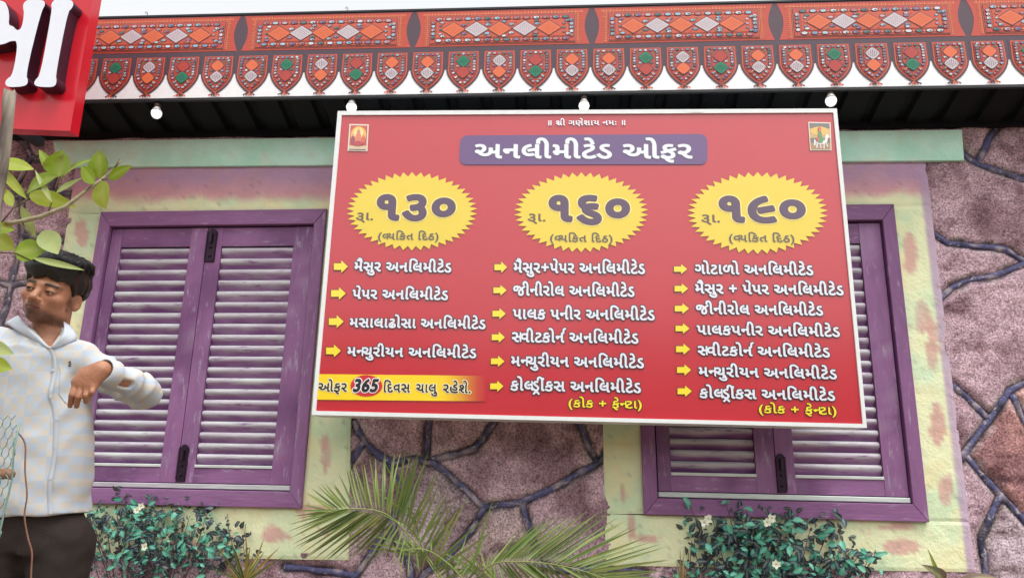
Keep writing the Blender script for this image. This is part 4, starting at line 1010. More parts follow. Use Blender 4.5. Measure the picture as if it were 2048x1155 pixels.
mb = MB(); cell = .024; rr = random.Random(9)
def fp(u, v):
    """netting sheet: u metres from its free edge (leftwards), v height; leans and curls at the edge"""
    e = FN(lerp(30, 48, clamp((v-.62)/.23)), 1000); curl = .03*math.exp(-u*14)
    return Vector((e.x-u+.006*N3((u, v, 1), 9), YFN-curl*1.6+.02*N3((u, v, 3), 5), v+.004*N3((u, v, 8), 11)))
topz = FN(20, 848).z
for i in range(0, 24):
    for j in range(0, int(topz/(cell*.75))+1):
        if j % 2 == i % 2: pass
        u0 = i*cell+(cell/2 if j % 2 else 0); v0 = j*cell*.78
        lim = topz+.01*math.sin(i*1.7)-(.02 if i < 1 else 0)
        if v0 > lim: continue
        a = fp(u0, v0); b1 = fp(u0, v0+cell*.42); c1 = fp(u0+cell/2, v0+cell*.78); c2 = fp(u0-cell/2, v0+cell*.78)
        mb.tube([a, b1], .0011, 4)
        if v0+cell*.78 < lim+.02: mb.tube([b1, c1], .0008, 4, caps=False); (u0-cell/2 > -.001) and mb.tube([b1, c2], .0008, 4, caps=False)
mb.build('wire_netting', WIRE, FNC, smooth=True)
mb = MB(); e = [fp(.0, v*topz/20)+Vector((.002*math.sin(v*2.2), -.002, 0)) for v in range(21)]; mb.tube(e, .0018, 5); mb.build('edge_wire', WIRE, FNC, smooth=True)
mb = MB(); mb.tube([FN(-60, 948, -.01), FN(0, 948, -.012), FN(14, 946, -.012), FN(25, 950, -.012)], [.0115, .0115, .0105, .008], 9, lin((150, 112, 88))); mb.build('cut_stick', DRY, FNC, smooth=True)
mb = MB(); p0 = FN(-90, 1000); mb.tube([Vector((p0.x, p0.y, -.05)), Vector((p0.x, p0.y, topz+.05))], .018, 8, lin((130, 112, 92))); mb.build('fence_post', DRY, FNC, smooth=True)
mb = MB(); mb.tube(spline([FN(x, y, -.03) for x, y in ((33, 862), (50, 886), (50, 940), (54, 990), (49, 1030), (56, 1075), (64, 1105), (62, 1155), (60, 1300))], 4), .0016, 5, lin((122, 84, 66)))
mb.v = [v for v in mb.v]; mb.build('hanging_twine', DRY, FNC, smooth=True)

# unseen trees added behind the photographer to darken the lower part of reflections
mb = MB(); r = random.Random(21); cols = [lin((62, 78, 44)), lin((50, 66, 40)), lin((78, 90, 52))]
for k in range(2600):
    x = r.uniform(-60, 60); top = 8.0+1.6*N3((x, 0, 0), .12)+.9*N3((x, 5, 0), .5); z = r.uniform(0, 1)**.8*top; y = -36+r.uniform(-2.5, 2.5)
    p = Vector((x, y, z)); s_ = r.uniform(.6, 1.5); n1 = Vector((r.gauss(0, 1), r.gauss(0, 1), r.gauss(0, 1))).normalized(); a = n1.orthogonal().normalized()*s_; b2 = n1.cross(a)
    mb.add([p-a, p+b2*.7, p+a, p-b2*.7], [(0, 1, 2, 3)], cols[k % 3])
o = mb.build('added_far_trees', LEAF); tag(o, 'unseen row of dark green trees added across the road to darken reflections', 'trees', kind='stuff')
# ---------------------------------------------------------------- person: smooth distance-field modelling
from mathutils.bvhtree import BVHTree
YP = -1.75
def PP(px, py, dy=0.0): return P(px, py, YP+dy)
def A3(v): return np.array((v[0], v[1], v[2]))
def smin(a, b, k): h = np.clip(.5+.5*(b-a)/k, 0, 1); return b+(a-b)*h-k*h*(1-h)
def smax(a, b, k): return -smin(-a, -b, k)
def cap(X, a, b, ra, rb):
    a, b = A3(a), A3(b); ab = b-a; t = np.clip(((X-a)@ab)/(ab@ab), 0, 1); return np.linalg.norm(X-a-t[:, None]*ab, axis=1)-(ra+(rb-ra)*t)
def sph(X, c, r): return np.linalg.norm(X-A3(c), axis=1)-r
def elli(X, c, r):
    q = (X-A3(c))/np.array(r); k0 = np.linalg.norm(q, axis=1); k1 = np.linalg.norm(q/np.array(r), axis=1); return k0*(k0-1)/np.maximum(k1, 1e-9)
def surfnet(f, lo, hi, h):
    """naive surface nets of f < 0"""
    ax = [np.arange(lo[i], hi[i]+h, h) for i in range(3)]; n = [len(a) for a in ax]
    G = np.stack(np.meshgrid(*ax, indexing='ij'), -1).reshape(-1, 3); D = np.concatenate([f(G[i:i+200000]) for i in range(0, len(G), 200000)]).reshape(n); S = D < 0
    cn = [(a, b, c) for a in (0, 1) for b in (0, 1) for c in (0, 1)]
    sl = lambda A, c: A[c[0]:n[0]-1+c[0], c[1]:n[1]-1+c[1], c[2]:n[2]-1+c[2]]
    cnt = sum(sl(S, c).astype(int) for c in cn); act = (cnt > 0) & (cnt < 8); I = np.argwhere(act); idx = -np.ones([m-1 for m in n], int); idx[act] = np.arange(len(I))
    pos = np.zeros((len(I), 3)); num = np.zeros(len(I))
    val = {c: D[I[:, 0]+c[0], I[:, 1]+c[1], I[:, 2]+c[2]] for c in cn}
    for c in cn:
        for d in range(3):
            if c[d]: continue
            e = list(c); e[d] = 1; e = tuple(e); a, b = val[c], val[e]; x = (a < 0) != (b < 0)
            t = np.where(x, a/np.where(x, a-b, 1), 0); p = np.array(c, float)[None].repeat(len(I), 0); p[:, d] = t; pos[x] += p[x]; num[x] += 1
    V = np.array(lo)+(I+pos/num[:, None])*h; Fc = []
    for d in range(3):
        u, v = (d+1) % 3, (d+2) % 3; s0 = [slice(0, None)]*3; s1 = [slice(0, None)]*3; s0[d] = slice(0, n[d]-1); s1[d] = slice(1, n[d])
        x = S[tuple(s0)] != S[tuple(s1)]; E = np.argwhere(x); E = E[(E[:, u] > 0) & (E[:, v] > 0) & (E[:, u] < n[u]-1) & (E[:, v] < n[v]-1)]
        if not len(E): continue
        def g(du, dv): q = E.copy(); q[:, u] -= du; q[:, v] -= dv; return idx[q[:, 0], q[:, 1], q[:, 2]]
        Q = np.stack([g(1, 1), g(0, 1), g(0, 0), g(1, 0)], 1); fl = ~S[E[:, 0], E[:, 1], E[:, 2]]; Q[fl] = Q[fl][:, ::-1]; Fc.append(Q)
    return V, np.concatenate(Fc)
def wob(X, s, o=0.0):
    return (np.sin(X[:, 0]*s+1.7*np.sin(X[:, 2]*s*.6+o)+o)+np.sin(X[:, 1]*s*1.1+1.3*np.sin(X[:, 0]*s*.7+o*2))+np.sin(X[:, 2]*s*.9+1.9*np.sin(X[:, 1]*s*.8+X[:, 0]*s*.5+o)))/3
def tomb(V, Fc, colf=None, col=(1, 1, 1)):
    mb = MB(); mb.v = [tuple(v) for v in V.tolist()]; mb.f = [tuple(q) for q in Fc.tolist()]; mb.c = colf(V) if colf else [col]*len(V); return mb

# head frame
va = math.radians(35.5); th, ph, ro = math.radians(25), math.radians(9), math.radians(13)
f0 = Vector((math.sin(va), -math.cos(va), 0)); s0_ = Vector((math.cos(va), math.sin(va), 0)); u0_ = Vector((0, 0, 1))
fw = f0*math.cos(th)-s0_*math.sin(th); sdv = s0_*math.cos(th)+f0*math.sin(th); upv = u0_.copy()
fw, upv = fw*math.cos(ph)-upv*math.sin(ph), upv*math.cos(ph)+fw*math.sin(ph)
rq = Matrix.Rotation(ro, 3, -f0); rq = Matrix.Rotation(ro, 3, f0) if (rq @ u0_).dot(s0_) < 0 else rq
fw, sdv, upv = rq @ fw, rq @ sdv, rq @ upv
HC = PP(105, 589, .0); HM = np.array((sdv, fw, upv)); HCA = A3(HC); HS = 1.05
def loc(X):
    L = ((X-HCA)@HM.T)/HS; L[:, 2] = np.where(L[:, 2] < 0, L[:, 2]*1.17, L[:, 2]); return L
def wor(l): return HC+(sdv*l[0]+fw*l[1]+upv*(l[2] if l[2] > 0 else l[2]/1.17))*HS
def head_sdf(X):
    L = loc(X); M_ = L.copy(); M_[:, 0] = np.abs(M_[:, 0])
    d = elli(L, (0, -.012, .038), (.073, .093, .084))
    d = smin(d, elli(L, (0, .026, -.035), (.060, .062, .078)), .035)
    d = smin(d, sph(L, (0, .066, -.098), .021), .028)
    d = smin(d, sph(M_, (.044, .002, -.068), .026), .035)
    d = smin(d, sph(M_, (.043, .056, -.022), .021), .022)
    d = smin(d, cap(M_, (.0, .083, .020), (.042, .071, .019), .012, .012), .014)
    d = smax(d, -elli(M_, (.032, .102, .002), (.020, .022, .014)), .014)
    d = smin(d, cap(L, (0, .082, .012), (0, .106, -.030), .0085, .0125), .010)
    d = smin(d, sph(M_, (.0125, .097, -.036), .0088), .007)
    d = smax(d, -sph(M_, (.0065, .104, -.0455), .0042), .004)
    d = smin(d, elli(L, (0, .082, -.062), (.026, .018, .020)), .016)
    d = smin(d, cap(M_, (0, .0985, -.0600), (.021, .085, -.0645), .0058, .0035), .004)
    d = smin(d, cap(M_, (0, .0970, -.0725), (.018, .085, -.0690), .0068, .0040), .004)
    d = smax(d, -cap(M_, (0, .106, -.0662), (.020, .092, -.0668), .0022, .0016), .003)
    lid = np.maximum(sph(M_, (.031, .0735, .003), .0158), -elli(M_, (.032, .090, -.0008), (.0135, .013, .0030))); d = smin(d, lid, .004)
    ear = elli(np.stack([M_[:, 0]+.35*(M_[:, 1]+.012), M_[:, 1], M_[:, 2]], 1), (.076, -.012, -.012), (.0095, .020, .033))
    ear = smax(ear, -elli(np.stack([M_[:, 0]+.35*(M_[:, 1]+.012), M_[:, 1], M_[:, 2]], 1), (.086, -.009, -.008), (.009, .011, .020)), .006)
    d = smin(d, ear, .008)*HS
    nb, ns = wor((0, -.045, -.06)), PP(92, 690, .03)
    d = smin(d, cap(X, nb, ns, .056, .060), .03)
    d = smin(d, elli(X, PP(85, 735, .0), (.135, .085, .075)), .045)
    return d
SKIN, LIP, DARKH, STUB = lin((172, 120, 92)), lin((132, 70, 66)), lin((26, 20, 20)), lin((86, 60, 50))
def skin_cols(V):
    L = loc(V); out = []
    for x, y, z in L.tolist():
        c = SKIN; ax = abs(x); nzv = N3((x, y, z), 55)
        c = mixc(c, lin((170, 108, 90)), .35*math.exp(-((ax-.04)/.02)**2-((z+.025)/.02)**2))
        if y > .02:
            if ax < .024 and y > .08: c = mixc(c, mixc(LIP, lin((60, 30, 30)), sstep(.0022, .0008, abs(z+.0664))), sstep(.0125, .009, abs(z+.0664)+.22*ax))
            br = math.exp(-((z-(.0200+.004*math.cos((ax-.03)*60)))/.0050)**4)*sstep(.011, .016, ax)*sstep(.058, .048, ax)
            c = mixc(c, DARKH, .95*clamp(br*1.3*(1+.4*nzv)))
            ms = sstep(.0085, .003, abs(z+.0525+.10*ax))*sstep(.032, .022, ax)*(y > .07); c = mixc(c, DARKH, .8*ms*clamp(.8+.6*nzv))
            gt = math.exp(-((z+.088)/.010)**2-(x/.016)**2); c = mixc(c, DARKH, .6*gt)
        if y > .055:
            ey = math.exp(-((z-.0005)/.0042)**4)*math.exp(-((ax-.032)/.0155)**6); c = mixc(c, lin((34, 22, 20)), .8*ey)
            c = mixc(c, lin((120, 78, 60)), .45*math.exp(-((z+.008)/.006)**2-((ax-.032)/.014)**2))
        jaw = sstep(-.072, -.096, z+.25*clamp(y-.02, -.05, .06)*-1)*sstep(-.125, -.108, z)*sstep(-.03, .0, y)
        side = sstep(.04, .055, ax)*sstep(-.075, -.045, z)*sstep(.02, -.01, z)*math.exp(-((y-.012)/.012)**2)
        c = mixc(c, STUB, .85*clamp(max(jaw, side)*(1+.5*nzv))); out.append(c)
    return out
V1, F1_ = surfnet(head_sdf, A3(HC)-np.array((.16, .16, .27)), A3(HC)+np.array((.17, .17, .16)), .0031)
# hand and forearm
WR = PP(202, 740, -.170)
EL = PP(291, 778, .015); ELU = PP(287, 790, .06)
DH = -.185
FING = [((153, 764), (144, 789), (140, 811), .0096), ((164, 770), (157, 793), (153, 812), .0098), ((176, 773), (172, 790), (172, 803), .0094), ((187, 771), (184, 783), (180, 792), .0084)]
def hand_sdf(X):
    d = cap(X, EL, WR, .038, .026)
    kn = [PP(*f[0], DH) for f in FING]
    for k in kn: d = smin(d, cap(X, WR, k, .022, .0125), .014)
    d = smin(d, cap(X, kn[0], kn[3], .012, .011), .01)
    d = smin(d, elli(X, PP(176, 751, DH+.004), (.040, .018, .032)), .018)
    fd = None
    for (k, m, t, r) in FING:
        a, b, c = PP(*k, DH), PP(*m, DH-.012), PP(*t, DH+.012)
        q = np.minimum(cap(X, a, b, r*1.12, r), cap(X, b, c, r, r*.82)); q = smin(q, sph(X, a, r*1.25), .006); fd = q if fd is None else np.minimum(fd, q)
    d = smin(d, fd, .006)
    tb = smin(cap(X, PP(188, 740, DH+.012), PP(163, 752, DH+.022), .016, .0115), cap(X, PP(163, 752, DH+.022), PP(152, 775, DH+.024), .0115, .0090), .006)
    return smin(d, tb, .010)
pts = np.array([A3(PP(x, y, DH)) for x, y in ((130, 715), (310, 830))]+[A3(EL), A3(WR)]); V2, F2_ = surfnet(hand_sdf, pts.min(0)-.05, pts.max(0)+.05, .0042)
# coarse rest of the body, under the clothes
rows = [(700, 82, 78, .085), (720, 82, 86, .098), (800, 80, 90, .112), (880, 80, 92, .124), (960, 79, 90, .126), (1030, 77, 84, .118), (1100, 76, 82, .112)]
RZ = np.array([PP(r[1], r[0]).z for r in rows])[::-1]; RX = np.array([PP(r[1], r[0]).x for r in rows])[::-1]
pxm = (PP(180, 880)-PP(80, 880)).x/100; RW = np.array([r[2]*pxm for r in rows])[::-1]; RD = np.array([r[3] for r in rows])[::-1]
def torso(X, off=0.0):
    z = X[:, 2]; cx, wx, dx = np.interp(z, RZ, RX), np.interp(z, RZ, RW)+off, np.interp(z, RZ, RD)+off
    e = ((np.abs((X[:, 0]-cx)/wx)**2.3+np.abs((X[:, 1]-YP)/dx)**2.3)**(1/2.3)-1)*np.minimum(wx, dx)
    return np.maximum(e, np.maximum(z-RZ[-1], RZ[0]-z))
SHR, SHL = PP(166, 724, .01), PP(-4, 690, .0)
HIP = PP(77, 1075); print('eye z', wor((0, .08, 0)).z, 'hip z', HIP.z)
KN = [Vector((HIP.x+s*.095, YP-.02, .48)) for s in (-1, 1)]; AN = [Vector((HIP.x+s*.10, YP, .09)) for s in (-1, 1)]; HJ = [Vector((HIP.x+s*.085, YP, HIP.z-.02)) for s in (-1, 1)]
RE, RWR = PP(-95, 850, .02), PP(-110, 1000, -.02)
def body_sdf(X):
    d = torso(X, -.034)
    d = smin(d, cap(X, SHL, SHR, .045, .045), .05)
    d = smin(d, cap(X, SHR, ELU, .046, .034), .03); d = smin(d, cap(X, ELU, EL, .034, .034), .02); d = smin(d, cap(X, EL, WR, .034, .025), .01)
    d = smin(d, cap(X, SHL, RE, .046, .038), .03); d = smin(d, cap(X, RE, RWR, .038, .026), .01); d = smin(d, cap(X, RWR, RWR+Vector((.0, -.01, -.15)), .034, .016), .02)
    for h_, k_, a_ in zip(HJ, KN, AN):
        d = smin(d, cap(X, h_, k_, .070, .050), .03); d = smin(d, cap(X, k_, a_, .052, .036), .02); d = smin(d, cap(X, a_+Vector((0, .03, -.045)), a_+Vector((0, -.14, -.055)), .036, .030), .02)
    return d
V3, F3_ = surfnet(body_sdf, np.array((RX.min()-.38, YP-.26, .0)), np.array((EL.x+.08, YP+.2, SHL.z+.08)), .014)
PR_ = thing('person', (HIP.x, YP, 0), 'person in a pale checked shirt and dark trousers, hand on chest, looking away', 'person')
SKM = mat('skin', attr=True, rough=.42, var=.12, vscale=90, bump=.25, bscale=200, spec=.4)
b_ = SKM.node_tree.nodes['Principled BSDF']; b_.inputs['Subsurface Weight'].default_value = .08; b_.inputs['Subsurface Radius'].default_value = (.01, .004, .002)
mb = tomb(V1, F1_, skin_cols)
for V, Fc in ((V2, F2_), (V3, F3_)):
    o = len(mb.v); mb.v += [tuple(v) for v in V.tolist()]; mb.f += [tuple(i+o for i in q) for q in Fc.tolist()]; mb.c += [mixc(SKIN, lin((150, 96, 76)), .5*clamp(N3(v, 40)+.2)) for v in V.tolist()]
body = mb.build('body', SKM, PR_, smooth=True)
# nails on the visible fingers
NAIL = mat('finger_nail', lin((206, 160, 138)), .3, attr=False, var=.04)
# eyes
EYE = mat('eye', attr=True, rough=.12, var=0, spec=.5)
for s in (-1, 1):
    mb = MB(); mb.lathe([(.0001, -.0126)]+[(.0126*math.cos(a), .0126*math.sin(a)) for a in [math.pi*(k/10-.5) for k in range(1, 10)]]+[(.0001, .0126)], (0, 0, 0), 16)
    gz_ = Vector((-.42, .86, -.28)).normalized(); vs = []
    for i, v in enumerate(mb.v):
        q = Vector(v).normalized().dot(gz_); mb.c[i] = lin((24, 16, 14)) if q > .88 else (lin((40, 26, 20)) if q > .72 else lin((206, 196, 190)))
        mb.v[i] = tuple(wor((s*.031+v[0], .0735+v[1], .003+v[2])))
    mb.build('eye', EYE, PR_, smooth=True)

# shirt
SHIRT = bpy.data.materials.new('checked_cotton'); SHIRT.use_nodes = True; n_ = SHIRT.node_tree; L_ = n_.links; b_ = n_.nodes['Principled BSDF']; b_.inputs['Roughness'].default_value = .85; b_.inputs['Specular IOR Level'].default_value = .2
tc = n_.nodes.new('ShaderNodeTexCoord'); mp = n_.nodes.new('ShaderNodeMapping'); mp.inputs['Rotation'].default_value = (0, math.radians(8), 0); L_.new(tc.outputs['Object'], mp.inputs[0])
dn = nz_(4, 2); dv = n_.nodes.new('ShaderNodeVectorMath'); dv.operation = 'SCALE'; dv.inputs[3].default_value = .03; L_.new(dn.outputs['Color'], dv.inputs[0])
av = n_.nodes.new('ShaderNodeVectorMath'); L_.new(mp.outputs[0], av.inputs[0]); L_.new(dv.outputs[0], av.inputs[1])
def chk(scale, c1, c2, rot=None):
    q = n_.nodes.new('ShaderNodeTexChecker'); q.inputs['Scale'].default_value = scale; q.inputs[1].default_value = (*c1, 1); q.inputs[2].default_value = (*c2, 1); L_.new(av.outputs[0], q.inputs['Vector']); return q
sx = n_.nodes.new('ShaderNodeSeparateXYZ'); L_.new(av.outputs[0], sx.inputs[0]); cx_ = n_.nodes.new('ShaderNodeCombineXYZ'); L_.new(sx.outputs[0], cx_.inputs[0]); L_.new(sx.outputs[2], cx_.inputs[1]); cx_.inputs[2].default_value = .31
def chk2(scale, c1, c2):
    q = n_.nodes.new('ShaderNodeTexChecker'); q.inputs['Scale'].default_value = scale; q.inputs[1].default_value = (*c1, 1); q.inputs[2].default_value = (*c2, 1); L_.new(cx_.outputs[0], q.inputs['Vector']); return q
ca = chk2(43, lin((184, 192, 201)), lin((196, 190, 181))); cb = chk2(14.3, (1, 1, 1), (.90, .93, .97)); L_.new(mul_(ca.outputs[0], cb.outputs[0]), b_.inputs['Base Color'])
bp = n_.nodes.new('ShaderNodeBump'); bp.inputs['Strength'].default_value = .15; bp.inputs['Distance'].default_value = .004; L_.new(nz_(220, 3).outputs[0], bp.inputs['Height']); L_.new(bp.outputs[0], b_.inputs['Normal'])
VB = PP(101, 697, -.11); NB = PP(84, 655, .02)
def shirt_sdf(X):
    d = torso(X, .004)
    d = smin(d, cap(X, PP(14, 690, .0), PP(150, 712, .0), .058, .058), .05)
    d = smin(d, cap(X, PP(88, 676, .02), PP(88, 700, .01), .072, .085), .03)
    arm = smin(cap(X, SHR, ELU, .064, .052), sph(X, PP(300, 790, .045), .036), .02); fore = cap(X, EL, WR.lerp(EL, .16), .049, .044)
    a, b = A3(SHR), A3(ELU); t = ((X-a)@(b-a))/((b-a)@(b-a)); t2 = ((X-A3(EL))@(A3(WR)-A3(EL)))/((A3(WR)-A3(EL))@(A3(WR)-A3(EL)))
    arm = arm+.012*(np.abs(np.sin(11*t+2.5*wob(X, 16, 1)))-.5)*np.exp(-((t-.8)/.55)**2); fore = fore+.009*(np.abs(np.sin(9*t2+3*wob(X, 20, 3)))-.5)
    d = smin(d, arm, .022); d = smin(d, fore, .006)
    d = smin(d, smin(cap(X, SHL, RE, .062, .052), cap(X, RE, RWR, .052, .044), .02), .025)
    # folds
    z = X[:, 2]; x = X[:, 0]
    d = d+.006*(np.abs(np.sin((x*1.1-z*.55)*30+2.2*wob(X, 9, 4)))-.6)*np.exp(-((z-RZ[-2])/.22)**2)+.0045*(np.abs(wob(X*np.array((1, 1, .4)), 26, 2))-.3)+.0025*wob(X*np.array((.5, 1, 1.2)), 55, 5)+.004*np.sin((x*.6+z)*48+2.5*wob(X, 14, 7))*np.exp(-((z-RZ[1])/.10)**2)
    # sleeve end, neck opening, hem
    sl = fore_end(X); d = np.maximum(d, sl)
    op = cap(X, wor((0, -.05, -.06)), NB, .060, .066); d = np.maximum(d, -op)
    C_ = A3(CAM); q = X-C_; dz = q@A3(FWD); u_ = CX+FPX*(q@A3(RGT))/dz; v_ = CY-FPX*(q@A3(UPV))/dz
    tri = [(50, 640), (137, 640), (101, 696)]; sdt = np.full(len(X), -1e9)
    for (x0, y0), (x1, y1) in zip(tri, tri[1:]+tri[:1]): nl2 = math.hypot(x1-x0, y1-y0); sdt = np.maximum(sdt, ((y1-y0)*(u_-x0)-(x1-x0)*(v_-y0))/nl2)
    wedge = np.maximum(sdt*.0016, X[:, 1]-(YP+.02)); d = np.maximum(d, -wedge)
    slit = elli(X, SLIT, (.026, .06, .012)); d = np.maximum(d, -np.maximum(slit, X[:, 1]-SLIT.y-.035))
    hem = HEMZ+.010*np.sin((x-HIP.x)*16)-.012*np.exp(-((x-PP(125, 1030).x)/.05)**2); d = np.maximum(d, hem-z)
    return d
HEMZ = PP(90, 1031, -.11).z; SLIT = PP(249, 766, -.12)
def fore_end(X):
    e, w2 = A3(EL), A3(WR); ax_ = (w2-e)/np.linalg.norm(w2-e); L = np.linalg.norm(w2-e)
    s = (X-e)@ax_; r = np.linalg.norm(X-e-s[:, None]*ax_, axis=1); inside = (r < .085) & (s > L*.5) & ((X[:, 0]-w2[0]) > -.10)
    return np.where(inside, s-L*.80, -1)
V4, F4_ = surfnet(shirt_sdf, np.array((RX.min()-.36, YP-.27, HEMZ-.03)), np.array((EL.x+.09, YP+.2, PP(85, 628).z)), .0062)
shirt = tomb(V4, F4_).build('shirt', SHIRT, PR_, smooth=True)
bvh = BVHTree.FromPolygons([Vector(v) for v in V4.tolist()], [tuple(q) for q in F4_.tolist()])
def hit(px, py, lift=0.0):
    d = (P(px, py, YP)-CAM).normalized(); h = bvh.ray_cast(CAM, d)
    if h[0] is None: return PP(px, py, -.12), Vector((0, -1, 0))
    return h[0]+h[1]*lift, h[1]
CLOTH = mat('shirt_trim', lin((184, 190, 198)), .85, attr=False, var=.05, vscale=40, bump=.15, bscale=200, spec=.2)
PEARL = mat('shirt_button', lin((190, 196, 204)), .25, attr=False, var=.05)
# placket edge fold
pk = [(101, 699), (108, 722), (107, 750), (101, 778), (100, 795), (107, 815), (110, 850), (109, 897), (104, 935), (99, 962), (98, 1000), (99, 1026)]
sp = spline([hit(x, y, .001)[0] for x, y in pk], 4); mb = MB(); b0 = 0
for i, p in enumerate(sp):
    for (ox, oy) in ((-.017, .0006), (-.014, -.0028), (-.002, -.0034), (.0006, -.0012)): mb.v.append((p.x+ox+.017*.5, p.y+oy, p.z)); mb.c.append((1, 1, 1))
mb.f = [(i*4+k, i*4+k+1, (i+1)*4+k+1, (i+1)*4+k) for i in range(len(sp)-1) for k in range(3)]
mb.build('placket', CLOTH, shirt, smooth=True)
for (x, y) in ((106, 741), (102, 794), (112, 840), (111, 896), (101, 957)):
    p, nn = hit(x, y, .003); mb = MB(); mb.lathe([(.0055, 0), (.0058, .001), (.0050, .0022), (.0035, .0018), (.0001, .0016)], (0, 0, 0), 12)
    mb.v = [(p.x+v[0], p.y-v[2]-.002, p.z+v[1]) for v in mb.v]; mb.build('button', PEARL, shirt, smooth=True)
# pocket with its small embroidered mark
pq = [(122, 722), (168, 732), (160, 800), (132, 806), (118, 788)]
nseg = 8; edge = [q for a, b in zip(pq[1:], pq[2:]+pq[:1]) for q in [(lerp(a[0], b[0], k/nseg), lerp(a[1], b[1], k/nseg)) for k in range(nseg)]]
mb = MB(); mb.tube([hit(x, y, .0012)[0] for x, y in edge], .0013, 5); mb.build('pocket_seam', CLOTH, shirt, smooth=True)
INK = mat('embroidery_thread', lin((60, 60, 70)), .8, attr=False, var=.1)
mb = MB()
for (x0, y0, x1, y1) in ((137, 724, 142, 723), (138, 728, 143, 728), (140, 721, 140, 730), (137, 731, 142, 732)): mb.tube([hit(x0, y0, .0012)[0], hit(x1, y1, .0012)[0]], .0014, 4)
mb.build('pocket_mark', INK, shirt)
# collar flaps
def flap(A, mid, C, B, up=.004):
    mb = MB(); n = 8
    inn = spline([A, mid, C], 4); out = spline([B[0], B[1], B[2]], 4)
    for i in range(len(inn)):
        a, b = inn[i], out[i]
        for k in range(5):
            t = k/4; p = a.lerp(b, t); p.y -= up*math.sin(math.pi*min(1, t*1.2))*.8; mb.v.append(tuple(p)); mb.c.append((1, 1, 1))
    m_ = len(inn); mb.f = [(i*5+k, i*5+k+1, (i+1)*5+k+1, (i+1)*5+k) for i in range(m_-1) for k in range(4)]
    o = mb.build('collar', CLOTH, shirt, smooth=True); md = o.modifiers.new('thickness', 'SOLIDIFY'); md.thickness = .0022; return o
S_ = lambda x, y, l=.006: hit(x, y, l)[0]
flap(PP(127, 643, .0), PP(126, 667, -.075), S_(101, 697, .003), (PP(141, 652, .0), S_(153, 681, .006), S_(106, 699, .004)))
flap(PP(36, 630, .0), PP(60, 657, -.075), S_(100, 696, .003), (PP(10, 645, .0), S_(44, 668, .008), S_(96, 698, .004)))
# cuff band round the wrist
ea, wa = EL, WR; axv = (wa-ea).normalized(); L0 = (wa-ea).length; c1_ = axv.orthogonal().normalized(); c2_ = axv.cross(c1_); mb = MB(); ring = [(.74, .0455), (.76, .049), (.90, .0445), (.965, .0415), (.965, .038), (.78, .037)]; nn_ = 28
for (s_, r_) in ring:
    for k in range(nn_):
        a = 2*math.pi*k/nn_; p = ea+axv*L0*s_+(c1_*math.cos(a)+c2_*math.sin(a))*(r_*(1+.03*math.sin(3*a+1))); mb.v.append(tuple(p)); mb.c.append((1, 1, 1))
mb.f = [(i*nn_+k, i*nn_+(k+1) % nn_, (i+1)*nn_+(k+1) % nn_, (i+1)*nn_+k) for i in range(len(ring)-1) for k in range(nn_)]; mb.build('cuff', SHIRT, shirt, smooth=True, fixn=True)
# trousers
def tr_sdf(X):
    d = torso(X, -.014); d = np.maximum(d, X[:, 2]-(HEMZ+.05))
    for h_, k_, a_ in zip(HJ, KN, AN):
        d = smin(d, cap(X, h_, k_, .098, .074), .03); d = smin(d, cap(X, k_, a_, .074, .060), .02)
    d = d+.004*wob(X, 32, 3)+.003*wob(X*np.array((1, 1, 2.)), 50, 6); return np.maximum(d, .055-X[:, 2])
V5, F5_ = surfnet(tr_sdf, np.array((HIP.x-.26, YP-.2, .03)), np.array((HIP.x+.26, YP+.2, HEMZ+.08)), .009)
TRM = mat('dark_trouser_cloth', lin((46, 38, 36)), .85, attr=False, var=.2, vscale=20, bump=.2, bscale=200, spec=.2); tomb(V5, F5_).build('trousers', TRM, PR_, smooth=True)
SHOE = mat('shoe_leather', lin((40, 32, 28)), .5, attr=False, var=.1)
for a_ in AN:
    f_ = lambda X: np.maximum(smin(cap(X, a_+Vector((0, .04, -.045)), a_+Vector((0, -.15, -.05)), .045, .040), cap(X, a_+Vector((0, .02, -.03)), a_+Vector((0, .0, .0)), .045, .042), .03), .002-X[:, 2])
    V, Fc = surfnet(f_, A3(a_)-np.array((.08, .24, .1)), A3(a_)+np.array((.08, .12, .08)), .009); tomb(V, Fc).build('shoe', SHOE, PR_, smooth=True)
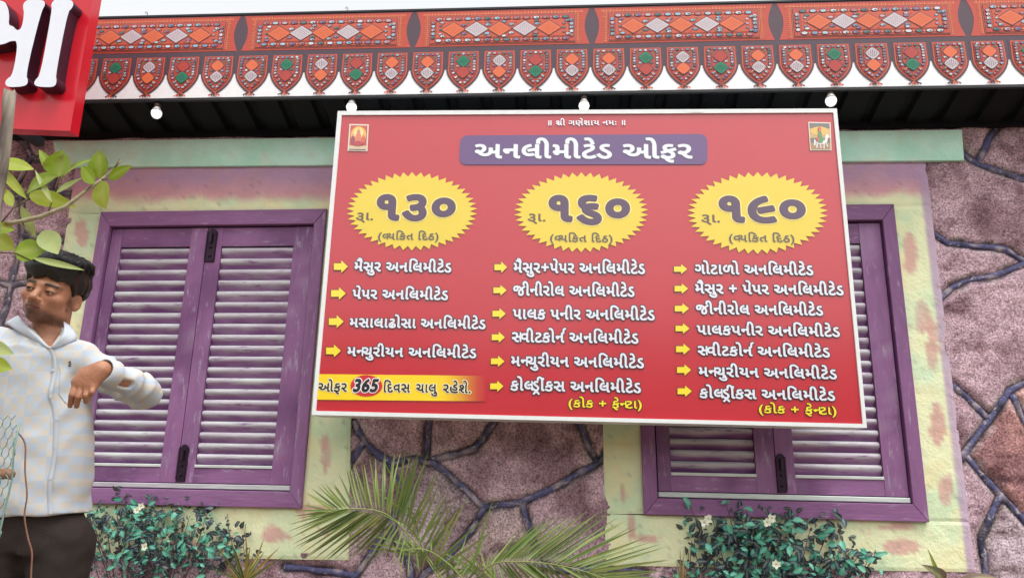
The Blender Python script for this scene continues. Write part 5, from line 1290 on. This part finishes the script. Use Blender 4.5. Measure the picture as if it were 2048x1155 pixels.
# hair: cap of hair with combed grooves, then loose strands
def hair_sdf(X):
    L = loc(X); x, y, z = L.T
    d = elli(L, (0, -.018, .046), (.091, .106, .090))
    d = smin(d, elli(L, (-.012, .058, .080), (.078, .044, .038)), .03)
    d = smin(d, elli(L, (.02, .01, .116), (.074, .080, .026)), .03)
    g = np.sin(150*(x*.75+y*.35+.02*np.sin(40*y+30*x))+9*z*10)*.0016+.0025*np.sin(70*(x*.6-z*.5)+12*np.sin(18*y)+2)
    line = np.where(y > .045, .044-.10*(x+.03)*.35+.005*np.sin(120*x+1)+.003*np.sin(270*x)+.004*np.sin(55*x), np.where(y > .012, .004+(y-.012)*1.35, np.where(y > -.035, .022, -.055)))
    return np.maximum(d+g, (line-z)*.7)*HS
V6, F6_ = surfnet(hair_sdf, A3(HC)-np.array((.16, .16, .1)), A3(HC)+np.array((.17, .17, .20)), .0042)
HAIR = mat('black_hair', attr=True, rough=.30, var=.3, vscale=60, spec=.5)
hm = tomb(V6, F6_, col=lin((20, 18, 20)))
hb = BVHTree.FromPolygons([Vector(v) for v in V6.tolist()], [tuple(q) for q in F6_.tolist()]); rh = random.Random(4)
for k in range(1100):
    u = rh.uniform(-.07, .075); y0 = rh.uniform(-.03, .05); l0 = Vector((u*.7+.03, y0, .135))
    pts = []; dr = Vector((-.55+rh.uniform(-.3, .3)+u*4, .8+rh.uniform(-.2, .2), -.2))
    if rh.random() < .35: dr = Vector((.9, rh.uniform(-.5, .2), -.3))
    cur = l0.copy(); ok = True
    for s in range(9):
        w_ = wor(cur); h = hb.find_nearest(w_)
        q = h[0]+h[1]*(.0008+.0035*rh.random()*(s > 5)); pts.append(q); lq = loc(np.array([A3(q)]))[0]
        if lq[2] < .048 and lq[1] > .03 or lq[2] < .03: break
        cur = Vector(lq)+dr.normalized()*.012; dr.z -= .12
    if len(pts) > 3: hm.tube(pts, [.0012]*(len(pts)-1)+[.0004], 3, lin(rh.choice(((20, 18, 22), (34, 30, 34), (14, 12, 14)))), caps=False)
for k in range(46):
    a = rh.uniform(0, math.pi*1.1); l0 = Vector((.082*math.cos(a)*.95, rh.uniform(-.07, .03), .05+.085*abs(math.sin(a)))); h = hb.find_nearest(wor(l0)); nn = h[1]; t_ = Vector((rh.uniform(-1, 1), rh.uniform(-1, 1), rh.uniform(-.6, .3)))
    p = h[0]; hm.tube([p, p+nn*.006+t_*.006, p+nn*.010+t_*.016, p+nn*.010+t_*.026], [.0006, .0006, .0005, .0002], 3, lin((20, 18, 20)), caps=False)
hm.build('hair', HAIR, PR_, smooth=True)
